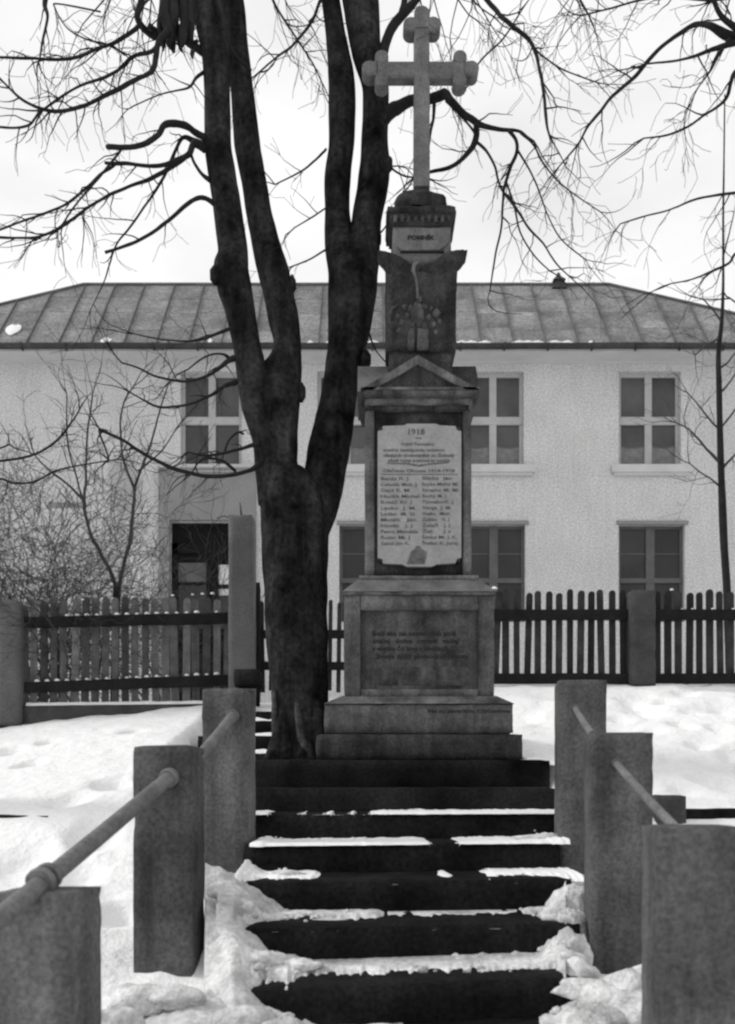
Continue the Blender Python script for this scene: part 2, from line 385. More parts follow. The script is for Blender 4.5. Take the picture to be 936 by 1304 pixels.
for n_, (k, D, z) in enumerate(STEP):
    if k not in PROFILE: continue
    Db = STEP[n_ - 1][1]
    pr = PROFILE[k]; xa, xb = pr[0][0], pr[-1][0]
    if k in (3, 4): xa, xb = 275, 722
    if k == 1: xa, xb = 331, 703
    if k == 2: xa, xb = 314, 722
    N = 300; J = 26
    full = k <= 1
    mb = MB()
    for i in range(N + 1):
        px = lerp(xa, xb, i / N)
        py = interp(pr, px)
        h = (HZ - py) * Db / F - z
        gap = any(g0 < px < g1 for g0, g1 in GAPS[k])
        gd = min([1e9] + [abs(px - g) for gg in GAPS[k] for g in gg])
        h = -.02 if gap else (max(h, .013) + .004) * sstep(0, 16, gd) - .003
        if gap and k == 3: h = .002
        nn = noise.noise(Vector((px * .045, k * 3.1, 0))) * .5 + noise.noise(Vector((px * .16, k, 5))) * .3
        nq = .5 + .5 * noise.noise(Vector((px * .06, k * 7.7, 3))) + .35 * noise.noise(Vector((px * .21, k, 9)))
        if k <= 1 and h > 0: h = .003 + .75 * h * max(.15, nq)
        elif k == 2 and h > 0: h *= .45 + .7 * max(0, nq)
        w = 0.0
        t_edge = 0.0 if full else max(0.0, {2: .2, 3: .5, 4: .42, 5: .2}[k] + .45 * nn - h * 3.0)      # where the snow thins out towards the nosing
        for j in range(J + 1):
            t = j / J
            Y = lerp(D - 0.004 - .4 * w, Db - 0.002, t)
            Xx = (px - X0) * Y / F if k > 2 else (px - X0) * Db / F
            tl = TILT[k] * ((Xx - ends(D)[0]) / (ends(D)[1] - ends(D)[0]) - 0.5) * 2
            n2 = noise.noise(Vector((px * .07, t * 5, k))) * .5 + noise.noise(Vector((px * .15, t * 8, k + 3))) * .22
            cover = sstep(-.16, .3, t - t_edge + .3 * n2) if t_edge > 0 else 1
            hh = h * (0.45 + 0.55 * t ** 0.8) * cover - (1 - cover) * .02
            if h > 0:
                hh += (noise.noise(Vector((Xx * 14, Y * 14, k))) * 0.012 + noise.noise(Vector((Xx * 40, Y * 40, k))) * 0.007) * min(1, h * 22) * (1 if k > 1 else .5) * cover
            zz = z + tl + hh - w * .2 * (1 - t) ** 1.1
            if j == 0:
                Y += .04 if h <= 0 or t_edge > 0 else -0.006 - .1 * h
                zz = min(zz, z + tl) - 0.006 - max(0, h) * .25 - w * .2 if h > 0 and t_edge == 0 else z - .04
            elif j == 1 and h > 0 and t_edge == 0: Y -= .008 + .08 * h
            if i in (0, N) and k > 1: zz = min(zz, z - (.12 if k in (2, 5) else .012))
            mb.v.append(Vector((Xx, Y + (0.01 * noise.noise(Vector((Xx * 20, k, 0))) if j == 1 else 0), zz)))
    for i in range(N):
        for j in range(J):
            a = i * (J + 1) + j; mb.f.append((a, a + J + 1, a + J + 2, a + 1)); mb.sm.append(True)
    tag(mb.build('trodden_snow', M['dirty_shaded_snow'] if k > 2 else M['snow']), kind='stuff')
# drifts banked up between the posts and the ends of the steps
def drift(edge_px, sgn, prof, Y0, Y1, name='snow_drift'):
    """height above the line of the step noses as a function of the distance in from the posts"""
    mb = MB(); NU, NV = 60, 110; U = prof[-1][0]
    for i in range(NV + 1):
        Y = lerp(Y0, Y1, i / NV); line = -.108 - (4.75 - Y) * .343
        wob = 9 * noise.noise(Vector((Y * 5, sgn * 3, 0))) + 5 * noise.noise(Vector((Y * 14, sgn, 2)))
        for j in range(NU + 1):
            u = lerp(-3, U, j / NU)
            px = edge_px + sgn * u
            X = (px - X0) * Y / F
            dip = (.13 if sgn > 0 else .1) * sstep(3.56, 3.2, Y) * max(0, 1 - max(0, u) / 34)
            h = -dip + interp(prof, u + wob * min(1, max(0, u) / 15))
            z = line + h + noise.noise(Vector((X * 7, Y * 7, 1))) * .022 + noise.noise(Vector((X * 19, Y * 19, 3))) * .013 + noise.noise(Vector((X * 50, Y * 50, 3))) * .006
            if j == 0: z -= .3
            mb.v.append(Vector((X, Y, z)))
    for i in range(NV):
        for j in range(NU):
            a = i * (NU + 1) + j; q = (a, a + 1, a + NU + 2, a + NU + 1); mb.f.append(q if sgn > 0 else q[::-1]); mb.sm.append(True)
    tag(mb.build(name, M['dirty_shaded_snow']), kind='stuff')
drift(262, 1, [(-3, .06), (0, .055), (20, .03), (42, .0), (62, -.045), (84, -.1), (112, -.16), (150, -.26)], 2.75, 3.93)
ico = bmesh.new(); bmesh.ops.create_icosphere(ico, subdivisions=3, radius=1)
ICO3 = ([v.co.copy() for v in ico.verts], [tuple(v.index for v in f.verts) for f in ico.faces]); ico.free()
ico = bmesh.new(); bmesh.ops.create_icosphere(ico, subdivisions=1, radius=1)
ICO1 = ([v.co.copy() for v in ico.verts], [tuple(v.index for v in f.verts) for f in ico.faces]); ico.free()
def clump(mb, c, rx, ry, rz, seed, fine=True):
    vs_, fs_ = ICO3 if fine else ICO1
    mb.add([Vector((c.x + v.x * rx * k_, c.y + v.y * ry * k_, c.z + v.z * rz * k_)) for v in vs_
            for k_ in [1 + .32 * noise.noise(v * 1.6 + Vector((seed, 0, 0))) + .2 * noise.noise(v * 4.5 + Vector((0, seed, 0))) + .1 * noise.noise(v * 10 + Vector((0, 0, seed)))]], fs_, True)
mb = MB()
for n_, (px, py, D, rx, rz) in enumerate([(727, 1140, 3.7, 22, 30), (722, 1192, 3.42, 15, 20), (724, 1166, 3.58, 14, 16), (735, 1172, 3.6, 15, 26), (712, 1158, 3.62, 20, 13), (738, 1205, 3.42, 12, 30), (716, 1218, 3.3, 26, 17), (694, 1232, 3.25, 22, 10),
        (733, 1228, 3.2, 20, 20), (690, 1172, 3.75, 22, 7), (700, 1118, 4.1, 16, 7), (745, 1250, 3.0, 26, 14), (775, 1262, 2.9, 30, 24), (806, 1246, 2.95, 22, 22), (640, 1237, 3.3, 22, 7), (560, 1236, 3.35, 30, 8), (596, 1239, 3.3, 16, 6),
        (505, 1236, 3.35, 26, 7), (380, 1224, 3.35, 22, 9), (330, 1214, 3.35, 26, 13), (345, 1166, 3.75, 20, 9), (300, 1150, 3.7, 20, 14), (285, 1128, 3.75, 18, 14), (362, 1110, 4.15, 18, 6), (688, 1064, 4.5, 24, 7),
        (530, 1033, 5.0, 18, 5), (420, 1172, 3.7, 24, 5), (180, 1262, 3.0, 30, 20), (225, 1262, 2.95, 26, 14), (310, 1288, 2.8, 30, 18), (360, 1303, 2.75, 24, 14), (150, 1290, 2.8, 26, 20), (760, 1290, 2.7, 30, 22)]):
    q = P(px, py + rz * .7, D); k_ = D / F; clump(mb, q, rx * 1.35 * k_, min(rx, rz * 1.3) * 1.2 * k_, rz * 1.1 * k_, n_ * 3.7)
for n_, (k, D, z) in enumerate(STEP):
    if k not in (1, 2, 3, 4, 5): continue
    Db = STEP[n_ - 1][1]; pr = PROFILE[k]
    for _ in range(60 if k > 2 else 22):
        px = rng.uniform(300 if k < 5 else 250, 735); 
        if k <= 2 and not 345 < px < 695: continue
        if any(g0 - 4 < px < g1 + 4 for g0, g1 in GAPS[k]): continue
        h = max(0, (HZ - interp(pr, px)) * Db / F - z); t = 1 - rng.random() ** 2 * .7
        rr = rng.choice((.006, .008, .01, .014, .02)) * (1 if k > 2 else .6)
        Y = lerp(D, Db, t); c = Vector(((px - X0) * Y / F, Y - .01, z + TILT[k] * (px - 500) / 230 + h * (.4 + .6 * t) + rr * .4))
        clump(mb, c, rr * 1.2, rr, rr * .9, rng.uniform(0, 99), False)
tag(mb.build('snow_clumps', M['dirty_shaded_snow']), kind='stuff')
# small patch of snow right of the monument foot, on the platform corner
mb = MB()
for i in range(31):
    for j in range(13):
        X = lerp(1.015, 1.6, i / 30); Y = lerp(5.575, 7.0, j / 12)
        zz = 0.235 + max(0, Y - 5.9) * 0.27 + noise.noise(Vector((X * 6, Y * 6, 2))) * .02
        if i == 0 or j == 0: zz -= .05
        mb.v.append(Vector((X, Y, zz)))
for i in range(30):
    for j in range(12):
        a = i * 13 + j; mb.f.append((a, a + 13, a + 14, a + 1)); mb.sm.append(True)
tag(mb.build('platform_snow', M['snow']), kind='stuff')

# steps going on behind the monument up to the gate
gs = thing('gate_steps', (-.9, 6.7, .1), 'dark stone steps with strips of snow between left post and tree trunk', 'steps')
for (D, py) in ((6.75, 958), (7.35, 936), (7.95, 917), (8.4, 905)):
    p = P(335, py, D)
    worn_box(-1.45, -.25, D, D + .66, p.z - .4, p.z, seg=.12).build('step', M['step'], gs)
    mb = MB()
    for i in range(25):
        for j in range(4):
            X = lerp(-1.4, -.3, i / 24); Y = D + .02 + .5 * j / 3
            h = .03 + .03 * noise.noise(Vector((X * 7, Y * 5, D)))
            mb.v.append(Vector((X, Y, p.z + (h if 0 < j < 3 else -.02))))
    for i in range(24):
        for j in range(3):
            a = i * 4 + j; mb.f.append((a, a + 4, a + 5, a + 1)); mb.sm.append(True)
    tag(mb.build('snow', M['snow'], gs), kind='stuff')

# ------------------------------------------------------------------ stair posts, rails
YAW = -math.atan(100 / F)
def post(xin, D, side, ytop, zbot, w=.25, dep=.2, label=''):
    """xin: photo column of the inner front edge"""
    X = (xin - X0) * D / F
    zt = (HZ - ytop) * D / F
    x0, x1 = (X - w, X) if side < 0 else (X, X + w)
    o = worn_box(x0, x1, D, D + dep, zbot, zt, seg=.035, amp=.0018, bev=.009, rot=YAW, piv=(X, D, 0)).build('stair_post', M['concrete'], origin=((x0 + x1) / 2, D, zbot))
    return tag(o, label, 'concrete post', 'square concrete posts beside the stairs')
post(95, 2.37, -1, 1137, -1.25, label='nearest left concrete stair post with the pipe handrail lying across its top')
post(245, 3.46, -1, 948, -.95, label='middle left concrete stair post with a thick pipe entering its front')
post(316, 4.45, -1, 875, -.7, label='farthest left concrete stair post carrying a small dark block')
post(835, 2.37, 1, 1052, -1.3, label='nearest right concrete stair post cut off by the picture edge')
post(752, 3.46, 1, 932, -1.0, label='middle right concrete stair post with a pale inner edge')
post(711, 4.45, 1, 865, -.7, label='farthest right concrete stair post just right of the monument')

p = P(298, 872, 4.5)
tag(worn_box(p.x, p.x + .14, 4.47, 4.6, p.z - .012, p.z + .085, seg=.03).build('stone_block', M['slab'], origin=(p.x + .07, 4.5, p.z)),
    'small dark stone block sitting on top of the farthest left stair post', 'stone block')

def rail(name, pts, r, label, rings=()):
    t = thing(name, pts[0], label, 'handrail')
    mb = MB()
    a, b = Vector(pts[0]), Vector(pts[-1])
    path = [a.lerp(b, i / 24) for i in range(25)]
    for q in path: q.z += -.006 * math.sin(math.pi * (q - a).length / (b - a).length)
    mb.tube(path, r, 18); mb.build('pipe', M['pipe'], t)
    d = (b - a).normalized()
    for (c, rr, ln) in rings:
        mb = MB(); c = Vector(c)
        mb.tube([c - d * ln, c - d * ln * .8, c, c + d * ln * .8, c + d * ln], [rr * .93, rr, rr * 1.03, rr, rr * .93], 18)
        mb.build('coupling', M['pipe'], t)
    return t
hL2 = P(217, 989, 3.46); hL1 = P(55, 1121, 2.45)
dL = (hL2 - hL1).normalized()
a_ = hL1 - dL * 1.2
rail('pipe_handrail', [a_, hL2 + dL * .08], .028, 'thick grey pipe handrail resting on the nearest left post', [(hL1 - dL * .012, .043, .013), (hL1 + dL * .03, .04, .012), (hL2 + dL * -.015, .038, .02)])
q0 = P(255, 962, 3.66); q1 = P(296, 912, 4.45)
rail('pipe_handrail', [q0 - (q1 - q0) * .08, q1 + (q1 - q0) * .06], .026, 'short length of pipe handrail between the two farther left posts', [(q1, .034, .012)])
r2 = P(785, 972, 3.46); r1 = P(862, 1056, 2.57)
rail('pipe_handrail', [r1 - (r2 - r1) * .06, r2 + (r2 - r1) * .06], .0155, 'pale pipe handrail between the nearest and middle right posts', [(r2, .022, .012)])
s0 = P(752, 932, 3.66); s1 = P(733, 902, 4.45)
rail('pipe_handrail', [s0 - (s1 - s0) * .1, s1 + (s1 - s0) * .06], .0155, 'short length of pipe handrail between the two farther right posts', [(s1, .022, .012)])

# ------------------------------------------------------------------ low stone kerb across the slope
a, b = P(-700, 1036, 5.0), P(62, 1036, 5.0)
tag(worn_box(a.x, b.x, 5.0, 5.1, a.z - .2, a.z, seg=.08, amp=.006, skew=-.01).build('stone_kerb', M['slab'], origin=(b.x, 5, a.z - .2)), 'low dark stone kerb half buried in snow at the left picture edge', 'kerb')
a, b = P(848, 1030, 5.0), P(1500, 1030, 5.0)
tag(worn_box(a.x, b.x, 5.0, 5.1, a.z - .2, a.z, seg=.08, amp=.006).build('stone_kerb', M['slab'], origin=(a.x, 5, a.z - .2)), 'low dark stone kerb in the snow behind the nearest right post', 'kerb')
a = P(828, 1012, 5.08); b = P(866, 1031, 5.08)
tag(worn_box(a.x, b.x, 4.96, 5.12, b.z - .1, a.z, seg=.03).build('kerb_block', M['concrete_d'], origin=(b.x, 5.05, b.z)), 'squat dark stone block rising above the kerb by the middle right post', 'stone block')

# ------------------------------------------------------------------ monument
mon = thing('stone_cross_monument', (P(534, 967, 6.1).x, 6.1, .217), 'tall weathered sandstone memorial with pediment, inscribed plaque and budded cross', 'monument')
DC = 6.12                                                # depth of its centre line
def mbox(x0, x1, y0, y1, D, name, m, bev=.008, top=None, seg=.05, amp=.003):
    """x, y in the photograph measured at front distance D; symmetric in depth about DC"""
    A, B = P(x0, y1, D), P(x1, y0, D)
    bk = 2 * DC - D
    if top:                                              # (x0, x1, y, D) of the narrower upper rim
        T0, T1 = P(top[0], top[2], top[3]), P(top[1], top[2], top[3])
        mb = MB(); mb.frustum((A.x, B.x, D, bk, B.z), (T0.x, T1.x, top[3], 2 * DC - top[3], T0.z))
        o = mb.build(name, m, mon)
        return o
    return worn_box(A.x, B.x, D, bk, A.z, B.z, seg=seg, amp=amp, bev=bev).build(name, m, mon)
mbox(402, 667, 934, 968, 5.65, 'foot_slab', M['mon_d'], .014)
mbox(412, 655, 896, 934.4, 5.69, 'lower_slab', M['mon'], .012)
mbox(412, 655, 896, 896, 5.69, 'lower_slab_slope', M['mon'], top=(436, 632, 886, 5.8))
# die with raised frame round a recessed panel
mbox(442, 626, 757, 887, 5.815, 'die', M['mon_m'])
for (x0, x1, y0, y1) in ((438, 459, 757, 888), (609, 630, 757, 888), (458.6, 609.4, 757, 777), (458.6, 609.4, 877, 888)):
    A, B = P(x0, y1, 5.79), P(x1, y0, 5.79)
    worn_box(A.x, B.x, 5.79, 5.84, A.z, B.z, seg=.05, amp=.002, bev=.007).build('die_frame', M['mon'], mon)
for (x0, x1) in ((482, 507), (511, 551), (555, 598)):
    A, B = P(x0, 873, 5.809), P(x1, 849, 5.809)
    worn_box(A.x, B.x, 5.809, 5.83, A.z, B.z, seg=.05, amp=.001, bev=.004).build('panel_block', M['mon_m'], mon)
mbox(436, 632, 753, 758, 5.78, 'die_moulding', M['mon'], .006)
mbox(436, 632, 753, 753, 5.78, 'upper_slope', M['mon_l'], top=(455, 612, 738.5, 5.9))
mbox(457, 610, 732, 739, 5.9, 'shaft_plinth', M['mon'], .006)
# shaft with thin pilaster edges and plaque
mbox(470, 596, 521, 733, 5.96, 'shaft', M['mon_d'])
for (x0, x1, y0, y1) in ((464.5, 477, 522, 733), (589.5, 601, 522, 733)):
    A, B = P(x0, y1, 5.93), P(x1, y0, 5.93)
    worn_box(A.x, B.x, 5.93, 5.99, A.z, B.z, seg=.05, amp=.002, bev=.008).build('pilaster', M['mon'], mon)
DP = 5.925
def pz(x, y, D=DP):
    q = P(x, y, D); return (q.x, q.z)
out = [(481, 549), (486, 547), (487.5, 542.5), (515, 541.5), (518, 539.5), (555, 539.5), (560, 541.5), (580, 542.5), (582, 547), (587.5, 549),
       (587.5, 710), (582, 712), (580, 717), (556, 718.5), (550, 721.5), (518, 721.5), (512, 718.5), (488, 717.5), (486, 712), (481, 710)]
mb = MB(); mb.prism([pz(x, y) for x, y in out][::-1], DP, 5.965)
plq = mb.build('plaque', M['plaque'], mon)
plq['label'] = 'pale stone plaque with rows of engraved names'
for (x, y) in ((485, 546), (584, 546), (485, 714), (584, 714)):
    mb = MB(); q = P(x, y, DP); mb.tube([(q.x, DP - .006, q.z), (q.x, DP + .03, q.z)], .012, 8); mb.build('rosette_screw', M['mon_d'], plq)
mb = MB(); mb.prism([pz(x, y) for x, y in [(518, 718), (524, 702), (529, 699), (530, 695.5), (535, 695.5), (536, 699), (543, 703), (543, 709), (541, 718)]][::-1], DP - .006, DP + .01)
mb.build('emblem', M['ink'], plq)

def text(s, x0, x1, y, size_px, D, m, parent, off=0.0, name='inscription', bold=0.0):
    cu = bpy.data.curves.new('txt', 'FONT'); cu.body = s; cu.size = 1.0; cu.extrude = 0.0; cu.resolution_u = 2; cu.offset = bold
    tmp = bpy.data.objects.new('txt', cu); sc.collection.objects.link(tmp)
    bpy.context.view_layer.update()
    me = bpy.data.meshes.new_from_object(tmp.evaluated_get(bpy.context.evaluated_depsgraph_get()))
    xs = [v.co.x for v in me.vertices]
    w = max(xs) - min(xs); mn = min(xs)
    A, B = P(x0, y, D), P(x1, y, D)
    sx = (B.x - A.x) / w; sz = size_px * D / F / 0.72
    offv = OFF[parent]
    for v in me.vertices:
        x, z = v.co.x, v.co.y
        v.co = Vector((A.x + (x - mn) * sx, D - .0035, A.z + z * sz)) - offv
    me.materials.clear(); me.materials.append(m)
    bpy.data.objects.remove(tmp); bpy.data.curves.remove(cu)
    o = bpy.data.objects.new(name, me); sc.collection.objects.link(o); o.parent = parent; OFF[o] = offv
    return o
text('1918', 520, 541, 553.5, 7.5, DP, M['ink'], plq, bold=.03)
text('na', 530, 537, 559, 3, DP, M['ink'], plq, bold=.02)
text('Svätú Pamiatku', 511, 552, 567.5, 4.2, DP, M['ink'], plq, bold=.02)
text('svetlej zastúpenie vojakov', 488, 567, 575, 4, DP, M['ink'], plq, bold=.025)
text('všetkých obetovaných zo Slobody', 488, 579, 582, 4.4, DP, M['ink'], plq, bold=.03)
text('obetí vojny svetovej tu venuje', 494, 573, 588.5, 4.6, DP, M['ink'], plq, bold=.03)
mb = MB(); mb.prism([pz(x, y) for x, y in [(493, 589.5), (520, 589.8), (533, 592), (548, 590), (571, 588.5), (571, 589.8), (548, 591.8), (533, 594.5), (519, 591.5), (493, 590.8)]][::-1], DP - .003, DP + .01)
mb.build('flourish', M['ink'], plq)
text('Občania Obcana 1914-1918', 488, 579, 601.5, 4.2, DP, M['ink'], plq, bold=.025)
mb = MB(); A, B = P(486, 604.5, DP), P(583, 603.7, DP); mb.box(A.x, B.x, DP - .003, DP + .01, A.z, B.z); mb.build('ruled_line', M['ink'], plq)
LT = [('Banás K. J.', 522), ('Cehulák Mich. J.', 532), ('Gajd K. M.', 523), ('Hudák Michal', 534), ('Kováč Kr. J', 524), ('Lacko  J. M.', 530),
      ('Lesko  M. St.', 530), ('Maták   Ján', 530), ('Novák   J. J.', 527), ('Petro Matušák', 533), ('Rusin Mi. J', 522), ('Sabol Ján K.', 522)]
RT = [('Slivka  Ján', 575), ('Sopko Michal Ml.', 584), ('Strapko Mi. Ml.', 585), ('Suchý M. J', 568), ('Tomašovič  J', 577), ('Varga  J. M.', 575),
      ('Vasko  Mich', 573), ('Zubko   V. J', 572), ('Zeleň   J. J', 573), ('Žiak      J. a', 574), ('Šimko Mi. J. K.', 582), ('Štefan K. Juraj', 583)]
for i, ((a, xa), (b, xb)) in enumerate(zip(LT, RT)):
    y = 611.5 + i * 7.5
    text(a, 485, xa, y, 4.3, DP, M['ink'], plq, bold=.02)
    text(b, 537.5, xb, y - .4, 4.3, DP, M['ink'], plq, bold=.02)
for s, x0, x1, y in (('Boli ste na svetových polí', 474, 581, 809.5), ('stálej  dobe  cnosti  vašej', 475, 584, 819), ('a všetko čo sme v obetiach', 474, 570, 828.5), ('Svoje milé slobodné životy', 479, 597, 838.5)):
    text(s, x0, x1, y, 6, 5.815, M['ink_d'], mon, bold=.03)
text('Na to zbierkou Občanstva', 545, 650, 907.5, 5, 5.69, M['ink_d'], mon, bold=.02)

# cornice and cross-gabled cap
mbox(469, 598, 512, 523, 5.93, 'cornice_bed', M['mon_d'], .006)
mbox(464, 603, 503.5, 514, 5.9, 'cornice_step', M['mon'], .008)
mbox(458.5, 611, 495, 504.5, 5.86, 'cornice', M['mon_m'], .008)
DG = 5.86
A, B, T = P(459, 496, DG), P(611, 496, DG), P(532, 452, DG)
mb = MB(); mb.prism([(A.x + .05, A.z), (B.x - .05, A.z), (T.x, T.z - .035)][::-1], DG + .02, 2 * DC - DG - .02)
mb.build('pediment', M['mon_d'], mon)
mb = MB()
for E in (A, B):
    th = .055
    dv = Vector((T.x - E.x, 0, T.z - E.z)); nrm = Vector((-dv.z, 0, dv.x)).normalized() * (1 if dv.x > 0 else -1)
    q = [(E.x, E.z), (T.x, T.z), (T.x, T.z - th * 1.15), (E.x + dv.x * .22, E.z - .001)]
    if E is A: q = q[::-1]
    mb.prism(q if E is B else q, DG, DG + .1)
bm_o = mb.build('raking_cornice', M['mon'], mon)
mb = MB(); mb.box(A.x, B.x, DG, DG + .1, A.z - .0, A.z + .018); mb.build('pediment_ledge', M['mon'], mon)
# side gables: ridge runs left-right at centre depth
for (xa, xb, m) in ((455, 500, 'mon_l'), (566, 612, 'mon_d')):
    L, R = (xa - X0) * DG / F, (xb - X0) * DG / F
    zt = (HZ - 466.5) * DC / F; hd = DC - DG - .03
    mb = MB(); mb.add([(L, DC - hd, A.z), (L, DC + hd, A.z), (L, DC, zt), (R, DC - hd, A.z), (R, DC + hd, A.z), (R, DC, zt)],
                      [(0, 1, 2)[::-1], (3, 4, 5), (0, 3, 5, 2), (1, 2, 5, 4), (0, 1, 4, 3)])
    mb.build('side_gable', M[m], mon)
mbox(495, 577, 444, 480, 5.97, 'neck', M['mon_d'], .006)
mbox(491.5, 582, 334, 445, 5.94, 'upper_block', M['mon_d'], .008, amp=.005)
# swept wing-like top of the block
DW = 5.93
def poly_part(pts, d0, d1, name, m, par=mon, bev=0):
    mb = MB(); mb.prism([pz(x, y, DW) for x, y in pts][::-1], d0, d1); return mb.build(name, m, par, bevel=bev)
def wing(outer, inner, y0, sg):
    """a swept wing whose tip juts past the block and whose face melts into it lower down"""
    mb = MB(); rows = [y0 + (366 - y0) * (i / 22) ** 1.3 for i in range(23)]; NC = 12
    for y in rows:
        xo, xi = interp(outer, y), interp(inner, y)
        if abs(xo - xi) < 1: xi = xo - sg * 1
        d = DW - .05 + .085 * sstep(324, 356, y)
        for c in range(NC + 1):
            t = c / NC; x = lerp(xo, xi, t); q = P(x, y, min(d, DW))
            mb.v.append(Vector((q.x, d - .012 * math.sin(math.pi * t) + .006 * noise.noise(Vector((x * .3, y * .08, sg))) + .004 * math.sin(x * 1.3 + y * .35 * sg), q.z)))
    n = len(mb.v)
    mb.v += [Vector((v.x, DW + .07, v.z)) for v in mb.v[:n]]
    W_ = NC + 1; R_ = len(rows)
    def q4(a_, b_, c_, d_): mb.f.append((a_, b_, c_, d_) if sg > 0 else (d_, c_, b_, a_)); mb.sm.append(True)
    for i in range(R_ - 1):
        for c in range(NC):
            k = i * W_ + c; q4(k, k + 1, k + 1 + W_, k + W_)
    for i in range(R_ - 1):
        k = i * W_; q4(k, k + W_, k + W_ + n, k + n); k = i * W_ + NC; q4(k, k + n, k + W_ + n, k + W_)
    for c in range(NC): q4(c, c + n, c + 1 + n, c + 1)
    return mb.build('relief_wing', M['mon_d'], mon)
wing([(320, 481), (325, 484), (330, 488), (336, 490.8), (366, 491.2)], [(320, 484), (321.5, 496), (324.5, 505), (328, 512), (335, 522), (341, 530), (366, 531)], 320, -1)
wing([(319, 595.5), (321, 595), (325, 591.5), (330, 588.5), (337, 583), (366, 582.3)], [(319, 582), (320, 571), (323, 565), (327, 560), (331, 554), (335, 549), (337.5, 540), (342, 533), (366, 532)], 319, 1)
bird = MB()
def px3(x, y, d): q = P(x, y, DW); return Vector((q.x, DW + d, q.z))
bird.tube([px3(533, 337, -.035), px3(527, 342, -.042), px3(525.5, 349, -.042), px3(529, 357, -.034), px3(531, 368, -.022), px3(532, 380, .0)], [.006, .013, .014, .009, .01, .014], 10, bark=.25)
bird.build('relief_neck', M['mon_l'], mon)
body = MB()
clump(body, P(532, 399, DW) + Vector((0, .015, 0)), .048, .035, .085, 4)
for x, y, rr in [(523, 392, .022), (541, 390, .02), (519, 402, .02), (546, 403, .02), (526, 413, .022), (540, 414, .024), (512, 410, .018), (552, 412, .016), (515, 390, .016), (549, 392, .014), (556, 398, .026), (534, 380, .02), (506, 402, .016), (500, 412, .018), (560, 408, .014), (508, 420, .016), (555, 422, .014)]:
    clump(body, P(x, y, DW) + Vector((0, .012, 0)), rr, rr * .9, rr * 1.15, x * 1.7)
body.tube([P(x, y, DW) + Vector((0, .004, 0)) for x, y in ((506, 388), (500, 392), (496.5, 400), (496, 410), (499, 419))], [.006, .011, .013, .012, .006], 8, bark=.4)
body.build('relief_body', M['mon_m'], mon)
for (x0, x1) in ((519, 528), (531, 546)):
    A2, B2 = P(x0, 444.5, 5.925), P(x1, 417, 5.925)
    worn_box(A2.x, B2.x, 5.925, 5.97, A2.z, B2.z, seg=.03, amp=.002, bev=.006).build('relief_column', M['mon'], mon)
mbox(500, 575, 284, 336, 5.97, 'name_block', M['mon_l'], .006)
DN = 5.955
mb = MB(); mb.prism([pz(x, y, DN) for x, y in [(508, 291), (564, 290), (570, 296), (572, 307), (566, 314), (560, 318), (511, 319), (506, 313), (505, 297)]][::-1], DN, 5.99)
cart = mb.build('cartouche', M['mon_l'], mon, bevel=.004)
text('POMNÍK', 519, 554, 305.5, 5.5, DN, M['ink_d'], mon, bold=.06)
mb = MB(); A2, B2 = P(510, 320.8, DN), P(566, 319.2, DN); mb.box(A2.x, B2.x, DN - .004, DN + .03, A2.z, B2.z); mb.build('groove_line', M['ink_d'], mon)
mbox(499, 576, 277, 287, 5.95, 'capital_bed', M['mon_d'], .006)
for i in range(9):
    x = 501 + i * 8.6
    A2, B2 = P(x, 281, 5.935), P(x + 5, 273, 5.935)
    worn_box(A2.x, B2.x, 5.935, 5.97, A2.z, B2.z, seg=.02, amp=.001, bev=.004).build('dentil', M['mon_m'], mon)
mbox(496, 579, 268, 278, 5.945, 'capital_step', M['mon_d'], .006)
mbox(492, 582.5, 260, 269, 5.92, 'capital', M['mon_d'], .01)
# rocky mound under the cross
mb = MB()
prof = [(.0, .2), (.03, .215), (.07, .205), (.1, .185), (.125, .15), (.15, .115), (.175, .085), (.19, .06)]
zc = P(0, 261, 6.0).z - .03; xc = P(536.5, 0, 6.0).x
for i, (h, r) in enumerate(prof):
    for j in range(24):
        a = 2 * math.pi * j / 24
        sq = 1 / max(abs(math.cos(a)), abs(math.sin(a))) ** .5
        rr = r * sq * (1 + .16 * noise.noise(Vector((math.cos(a) * 2.2, math.sin(a) * 2.2, h * 16))))
        mb.v.append(Vector((xc + rr * math.cos(a) * .95, DC + rr * math.sin(a) * .8, zc + h)))
for i in range(len(prof) - 1):
    for j in range(24):
        a = i * 24 + j; b = i * 24 + (j + 1) % 24; mb.f.append((a, b, b + 24, a + 24)); mb.sm.append(True)
mb.f.append(tuple((len(prof) - 1) * 24 + j for j in range(24))); mb.sm.append(False)
mb.build('rocky_mound', M['mon_d'], mon)
# cross
crs = MB()
def bar(x0, x1, y0, y1, hd, ch=.012):
    A, B = P(x0, y1, DC), P(x1, y0, DC)
    w, h = B.x - A.x, B.z - A.z
    if h > w:
        sec = [(-w / 2 + ch, -hd), (w / 2 - ch, -hd), (w / 2, -hd + ch), (w / 2, hd - ch), (w / 2 - ch, hd), (-w / 2 + ch, hd), (-w / 2, hd - ch), (-w / 2, -hd + ch)]
        cx = (A.x + B.x) / 2
        vs = [(cx + a, DC + b, A.z) for a, b in sec] + [(cx + a * .94, DC + b, B.z) for a, b in sec]
    else:
        sec = [(-hd, -h / 2 + ch), (-hd, h / 2 - ch), (-hd + ch, h / 2), (hd - ch, h / 2), (hd, h / 2 - ch), (hd, -h / 2 + ch), (hd - ch, -h / 2), (-hd + ch, -h / 2)]
        cz = (A.z + B.z) / 2
        vs = [(A.x, DC + a, cz + b) for a, b in sec] + [(B.x, DC + a, cz + b) for a, b in sec]
    crs.add(vs, [tuple(range(8))[::-1], tuple(range(8, 16))] + [(i, (i + 1) % 8, (i + 1) % 8 + 8, i + 8) for i in range(8)])
